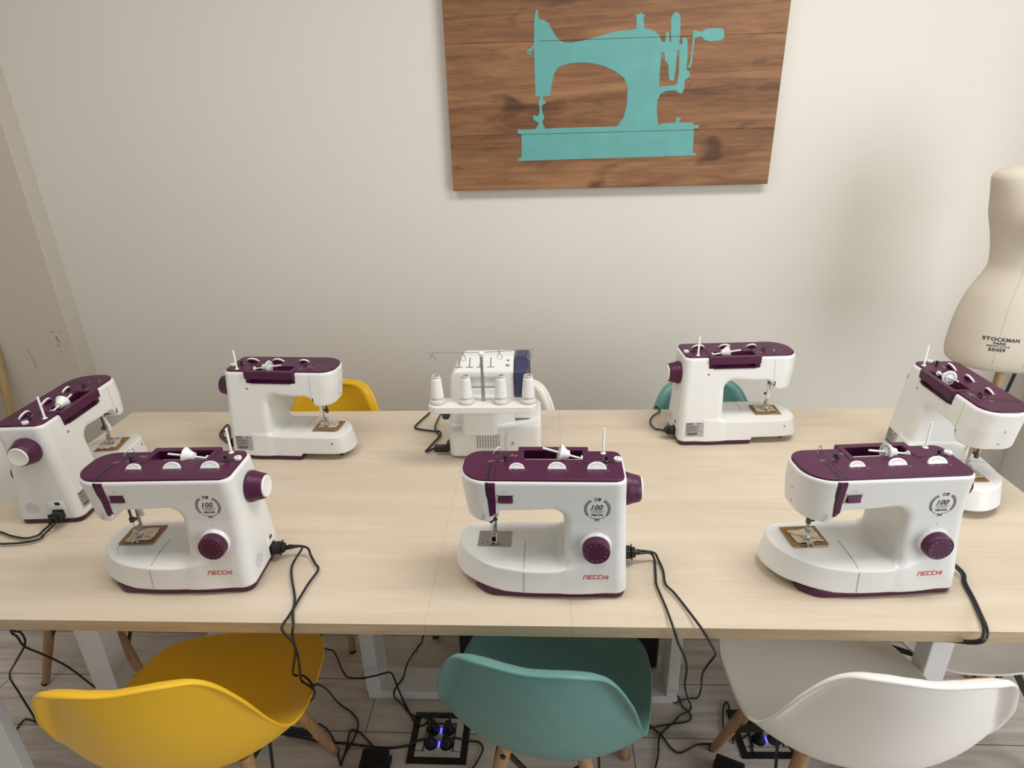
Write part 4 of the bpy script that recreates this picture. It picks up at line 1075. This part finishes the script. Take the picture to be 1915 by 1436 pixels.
# cord paths in metres (world space)
ROUTES = {
 'm1a': [(-0.616,1.187,0.778),(-0.584,1.199,0.775),(-0.594,1.175,0.758),(-0.592,1.146,0.758),(-0.579,1.11,0.758),(-0.548,1.046,0.757),(-0.535,1.001,0.758),(-0.52,0.962,0.756),(-0.525,0.962,0.737),(-0.523,0.955,0.698),(-0.559,1.0,0.605),(-0.609,1.082,0.485),(-0.585,1.078,0.488),(-0.564,1.063,0.49),(-0.546,1.044,0.492),(-0.54,1.048,0.495),(-0.564,1.123,0.4),(-0.622,1.267,0.215),(-0.652,1.38,0.03),(-0.606,1.364,0.006),(-0.578,1.327,0.006),(-0.577,1.278,0.006),(-0.59,1.233,0.006),(-0.591,1.192,0.006)],
 'm1b': [(-0.616,1.197,0.78),(-0.573,1.197,0.775),(-0.56,1.186,0.758),(-0.54,1.158,0.758),(-0.526,1.136,0.758),(-0.533,1.084,0.758),(-0.539,0.996,0.758),(-0.543,0.965,0.758),(-0.54,0.955,0.751),(-0.522,0.95,0.727),(-0.528,0.97,0.675),(-0.541,0.99,0.608),(-0.585,1.067,0.485),(-0.56,1.047,0.492),(-0.538,1.027,0.5),(-0.546,1.041,0.47),(-0.601,1.126,0.35),(-0.663,1.188,0.25),(-0.714,1.259,0.13),(-0.745,1.318,0.01),(-0.717,1.284,0.006),(-0.71,1.291,0.006),(-0.72,1.302,0.006)],
 'm2a': [(0.214,1.177,0.778),(0.245,1.183,0.775),(0.257,1.184,0.757),(0.251,1.132,0.758),(0.247,1.099,0.758),(0.25,1.065,0.758),(0.255,1.024,0.758),(0.257,0.965,0.765),(0.261,0.96,0.754),(0.273,0.97,0.715),(0.317,1.063,0.577),(0.352,1.157,0.439),(0.38,1.25,0.281),(0.44,1.406,0.05),(0.456,1.414,0.006),(0.447,1.396,0.006),(0.415,1.379,0.006),(0.388,1.352,0.006),(0.347,1.317,0.006),(0.335,1.292,0.006),(0.326,1.248,0.006),(0.308,1.201,0.006)],
 'm2b': [(0.215,1.187,0.78),(0.254,1.185,0.775),(0.265,1.184,0.758),(0.27,1.143,0.757),(0.267,1.099,0.758),(0.28,1.072,0.758),(0.297,1.025,0.758),(0.312,0.965,0.765),(0.319,0.96,0.755),(0.335,0.97,0.722),(0.37,1.027,0.633),(0.389,1.085,0.56),(0.393,1.142,0.464),(0.406,1.2,0.372),(0.489,1.44,0.05),(0.483,1.442,0.01),(0.457,1.441,0.006),(0.428,1.433,0.006),(0.408,1.424,0.006),(0.397,1.438,0.006),(0.411,1.456,0.006),(0.424,1.446,0.006),(0.428,1.417,0.006),(0.445,1.389,0.006),(0.447,1.372,0.006),(0.43,1.357,0.006),(0.39,1.35,0.006),(0.35,1.342,0.006),(0.312,1.332,0.006)],
 'm2c': [(0.314,1.347,0.006),(0.329,1.329,0.006),(0.348,1.308,0.006),(0.366,1.271,0.006),(0.386,1.255,0.006),(0.411,1.264,0.006),(0.449,1.283,0.006),(0.502,1.286,0.006),(0.521,1.285,0.006)],
 'm3a': [(0.892,1.2,0.778),(0.918,1.14,0.765),(0.91,1.111,0.757),(0.897,1.061,0.757),(0.883,1.018,0.758),(0.867,0.98,0.763),(0.862,0.968,0.756),(0.848,0.955,0.752),(0.84,0.97,0.733),(0.847,1.03,0.675),(0.85,1.09,0.615),(0.848,1.15,0.556)],
 'm3b': [(0.891,1.21,0.78),(0.924,1.144,0.765),(0.915,1.111,0.758),(0.902,1.062,0.758),(0.89,1.021,0.757),(0.867,0.975,0.771),(0.865,0.962,0.759),(0.851,0.95,0.752),(0.842,0.965,0.732),(0.851,1.027,0.675),(0.855,1.088,0.614),(0.848,1.15,0.553)],
 'm4': [(0.397,1.791,0.78),(0.388,1.843,0.757),(0.371,1.847,0.758),(0.363,1.87,0.758),(0.363,1.907,0.758),(0.379,1.944,0.758),(0.41,1.986,0.757),(0.4,2.04,0.74),(0.41,2.05,0.6)],
 'm5a': [(-1.001,1.719,0.78),(-1.045,1.766,0.757),(-1.071,1.788,0.757),(-1.093,1.815,0.758),(-1.101,1.851,0.758),(-1.094,1.883,0.758),(-0.989,1.678,0.77)],
 'm5b': [(-1.002,1.714,0.78),(-1.047,1.78,0.758),(-1.073,1.8,0.758),(-1.093,1.835,0.758),(-1.075,1.842,0.758)],
 'm6a': [(-1.28,1.288,0.775),(-1.303,1.279,0.758),(-1.302,1.261,0.758),(-1.325,1.248,0.758),(-1.373,1.258,0.758),(-1.432,1.276,0.757),(-1.56,1.27,0.75),(-1.58,1.27,0.6)],
 'm6b': [(-1.27,1.288,0.775),(-1.289,1.268,0.758),(-1.286,1.246,0.758),(-1.31,1.232,0.758),(-1.361,1.225,0.758),(-1.396,1.225,0.758),(-1.55,1.22,0.75),(-1.57,1.22,0.6)],
 'sga': [(-0.342,1.719,0.758),(-0.369,1.698,0.758),(-0.366,1.712,0.758),(-0.353,1.758,0.758),(-0.341,1.802,0.758),(-0.347,1.833,0.758),(-0.371,1.837,0.758),(-0.408,1.849,0.757),(-0.436,1.865,0.758),(-0.424,1.918,0.758),(-0.404,1.978,0.758)],
 'sgb': [(-0.34,1.799,0.757),(-0.36,1.837,0.758),(-0.368,1.873,0.758),(-0.367,1.918,0.758),(-0.364,1.956,0.758),(-0.358,1.982,0.758)],
 'fa': [(-0.62,1.5,0.72),(-0.724,1.5,0.196),(-0.691,1.5,0.119),(-0.626,1.395,0.148),(-0.609,1.395,0.124),(-0.568,1.395,0.123),(-0.523,1.395,0.135),(-0.483,1.395,0.149),(-0.471,1.395,0.136),(-0.462,1.395,0.089),(-0.451,1.408,0.006),(-0.419,1.36,0.006),(-0.401,1.336,0.006),(-0.376,1.321,0.012),(-0.354,1.346,0.012),(-0.326,1.361,0.012),(-0.304,1.358,0.012),(-0.293,1.339,0.012),(-0.29,1.33,0.006)],
 'fb': [(-0.3,1.66,0.72),(-0.43,1.66,0.039),(-0.455,1.6,0.018),(-0.46,1.518,0.05),(-0.467,1.476,0.034),(-0.483,1.434,0.034),(-0.479,1.405,0.03),(-0.454,1.398,0.006),(-0.42,1.364,0.006),(-0.374,1.354,0.006),(-0.351,1.347,0.006),(-0.336,1.329,0.006)],
 'fc': [(-0.788,1.284,0.006),(-0.737,1.278,0.006),(-0.668,1.264,0.006),(-0.615,1.263,0.006),(-0.537,1.255,0.006),(-0.469,1.25,0.006),(-0.412,1.259,0.006),(-0.377,1.278,0.006),(-0.356,1.278,0.006),(-0.337,1.258,0.006)],
 'fd': [(-0.703,1.326,0.006),(-0.673,1.31,0.006),(-0.641,1.277,0.006),(-0.617,1.238,0.006),(-0.591,1.192,0.006)],
 'fe': [(-0.591,1.192,0.006),(-0.592,1.255,0.006),(-0.596,1.297,0.006),(-0.585,1.307,0.006),(-0.557,1.293,0.006),(-0.516,1.257,0.006),(-0.483,1.227,0.006)],
 'ff': [(-0.29,1.266,0.006),(-0.293,1.281,0.006),(-0.27,1.287,0.006),(-0.23,1.278,0.006),(-0.201,1.276,0.006),(-0.185,1.256,0.006),(-0.192,1.229,0.006),(-0.211,1.189,0.006)],
 'la': [(-1.3,1.15,0.72),(-1.416,1.2,0.508),(-1.408,1.2,0.473),(-1.399,1.2,0.439),(-1.429,1.262,0.346),(-1.437,1.325,0.228),(-1.44,1.388,0.067),(-1.455,1.45,-0.063)],
 'lb': [(-1.32,1.15,0.72),(-1.411,1.2,0.509),(-1.394,1.2,0.49),(-1.391,1.2,0.462),(-1.407,1.2,0.431),(-1.444,1.2,0.384),(-1.543,1.25,0.272),(-1.599,1.3,0.142),(-1.601,1.311,0.006),(-1.645,1.32,0.006),(-1.644,1.271,0.006)],
 'ra': [(0.531,1.32,0.006),(0.552,1.402,0.006),(0.569,1.43,0.006),(0.574,1.416,0.006),(0.568,1.378,0.006),(0.566,1.342,0.006),(0.551,1.289,0.006)],
 'rb': [(0.554,1.301,0.006),(0.572,1.364,0.006),(0.608,1.405,0.006),(0.641,1.437,0.006)],
 'rc': [(0.575,1.298,0.006),(0.606,1.321,0.006),(0.605,1.299,0.006),(0.601,1.265,0.006),(0.613,1.255,0.006)],
}
a = cord('m1a', 'black cord from the front left machine, straighter inner strand, down over the yellow seat'); inlet_plug(0, a)
cord('m1b', 'black cord from the front left machine, outer strand swinging wide right over the table')
a = cord('m2a', 'black cord from the middle machine, left strand, down to the floor beside the teal chair'); inlet_plug(1, a)
cord('m2b', 'black cord from the middle machine, right strand, ending in a small loop on the floor')
cord('m2c', 'black cord on the floor running from the teal chair to the white chair leg')
a = cord('m3a', 'black cord from the front right machine, inner strand bending under the table edge'); inlet_plug(2, a)
cord('m3b', 'black cord from the front right machine, outer strand bending under the table edge')
a = cord('m4', 'black cord curling behind the far right machine toward the wall'); inlet_plug(3, a)
a = cord('m5a', 'black cord curling at the end of the far left machine, outer loop'); inlet_plug(4, a)
cord('m5b', 'black cord curling at the end of the far left machine, short inner loop')
a = cord('m6a', 'black cord from the left end machine running off the table, farther strand'); inlet_plug(5, a)
cord('m6b', 'black cord from the left end machine running off the table, nearer strand')
a = cord('sga', 'black cord of the overlock machine, wide zigzag on the table', r=.0034)
MB().box((-.318, 1.692, TZ+.022), (.045, .020, .020), bev=.003).build('plug', 'black', a)
cord('sgb', 'black cord of the overlock machine, narrow loop rising under the thread shelf')
cord('fa', 'black cord hanging right of the yellow chair and sweeping to the floor socket box')
cord('fb', 'black cord falling beside the white frame foot into the floor socket box')
cord('fc', 'black cord lying along the floor from the yellow chair to the lower left socket', r=.0036)
cord('fd', 'short black cord lying behind the yellow chair leg')
cord('fe', 'black cord looping on the floor into the foot pedal')
cord('ff', 'black cord curving out of the floor socket box toward the teal chair leg')
cord('la', 'black cord under the table at far left running right behind the yellow chair')
cord('lb', 'black cord under the table at far left zigzagging down to the floor')
cord('ra', 'black cord standing in a narrow hairpin beside the white chair leg')
cord('rb', 'black cord crossing the wooden leg of the white chair')
cord('rc', 'black cord looping into the right floor socket box')

# ---------------------------------------------------------------- floor socket boxes, pedals, dark boxes
def floor_box(x0, y0, w, d, label, rot=0., plugs=(0, 1, 2, 3)):
    t = thing('floor_socket_box', label, 'floor socket', (x0, y0, 0), rot, 'floor socket boxes')
    f = .020; h = .0035
    mb = MB()
    mb.box((0, d/2-f/2, h/2), (w, f, h)); mb.box((0, -d/2+f/2, h/2), (w, f, h)); mb.box((-w/2+f/2, 0, h/2), (f, d-2*f, h)); mb.box((w/2-f/2, 0, h/2), (f, d-2*f, h))
    mb.build('outer_frame', 'black', t, smooth=False)
    iw, idp = w*.52, d*.56; mb = MB(); a = (w-2*f-iw)/2; b = (d-2*f-idp)/2
    mb.box((0, idp/2+b/2, .0015), (w-2*f, b, .003)); mb.box((0, -idp/2-b/2, .0015), (w-2*f, b, .003))
    mb.box((-iw/2-a/2, 0, .0015), (a, idp, .003)); mb.box((iw/2+a/2, 0, .0015), (a, idp, .003))
    mb.build('cover_plate', 'floor', t, smooth=False)
    MB().box((0, 0, .0012), (iw, idp, .0012)).build('socket_plate', 'cone', t, smooth=False)
    mb = MB(); e = .0015
    mb.box((0, idp/2-e, .0030), (iw, e*2, .003)); mb.box((-iw/2+e, 0, .0030), (e*2, idp, .003)); mb.box((iw/2-e, 0, .003), (e*2, idp, .003)); mb.build('recess_edge', 'black', t, smooth=False)
    k = 0
    for sy in (1, -1):
        for sx in (-1, 1):
            c = (sx*iw*.25, sy*idp*.25, .0018)
            MB().lathe([(.0001, .0005), (.0185, .0005), (.0195, .0022), (.0195, 0)], c, 'Z', 28, caps=False).build('socket', 'dark_metal', t)
            if k in plugs:
                mb = MB().lathe([(.0165, 0), (.0165, .010), (.0120, .020), (.0085, .036)], (c[0], c[1], .0022), 'Z', 18)
                mb.box((c[0], c[1]-.004, .030), (.013, .024, .022), bev=.004)
                mb.build('plug', 'black', t)
            k += 1
    for sy in (1, -1):
        MB().box((0, sy*idp*.24, .0028), (.0045, .016, .0022)).build('indicator_light', 'blue_led', t, smooth=False)
    return t
floor_box(-.318, 1.291, .176, .168, 'black-rimmed floor socket box full of plugs, left of the teal chair')
floor_box(.652, 1.327, .176, .160, 'black-rimmed floor socket box partly under the white chair', .02, (0, 1, 2))

def pedal(x, y, rot, label, s=1.):
    t = thing('foot_pedal', label, 'foot pedal', (x, y, 0), rot, 'black foot pedals')
    mb = MB().box((0, 0, .012), (.085*s, .125*s, .020), bev=.006); mb.build('base', 'black', t)
    R = Matrix.Rotation(math.radians(9), 3, 'X')
    mb = MB().box((0, 0, .036), (.078*s, .115*s, .014), R, bev=.005)
    for k in range(7): mb.box(Vector((0, 0, .036))+R@Vector((0, (-.042+.014*k)*s, .0075)), (.060*s, .003, .002), R)
    mb.build('treadle', 'black', t)
    return t
pedal(-.490, 1.160, -.03, 'black foot pedal on the floor between the yellow and teal chairs')
pedal(.495, 1.160, -.42, 'black foot pedal on the floor by the white chair front leg', 1.0)
bx = thing('black_floor_case', 'black case on the floor behind the teal chair, on the white frame foot', 'case', (.045, 1.70, 0))
MB().box((0, 0, .075), (.665, .28, .15), bev=.01).build('shell', 'black', bx)
MB().box((0, -.141, .115), (.10, .006, .016), bev=.002).build('handle', 'wire', bx)
bx = thing('black_bag', 'small black bag on the floor behind the white chair, right', 'bag', (.83, 1.36, 0), .3)
mb = MB().box((0, 0, .08), (.15, .14, .16), bev=.03); mb.build('pouch', 'rubber', bx)
MB().tube(crom([(-.045, 0, .155), (-.03, 0, .20), (.03, 0, .20), (.045, 0, .155)], 6), .006, 8).build('strap', 'rubber', bx)
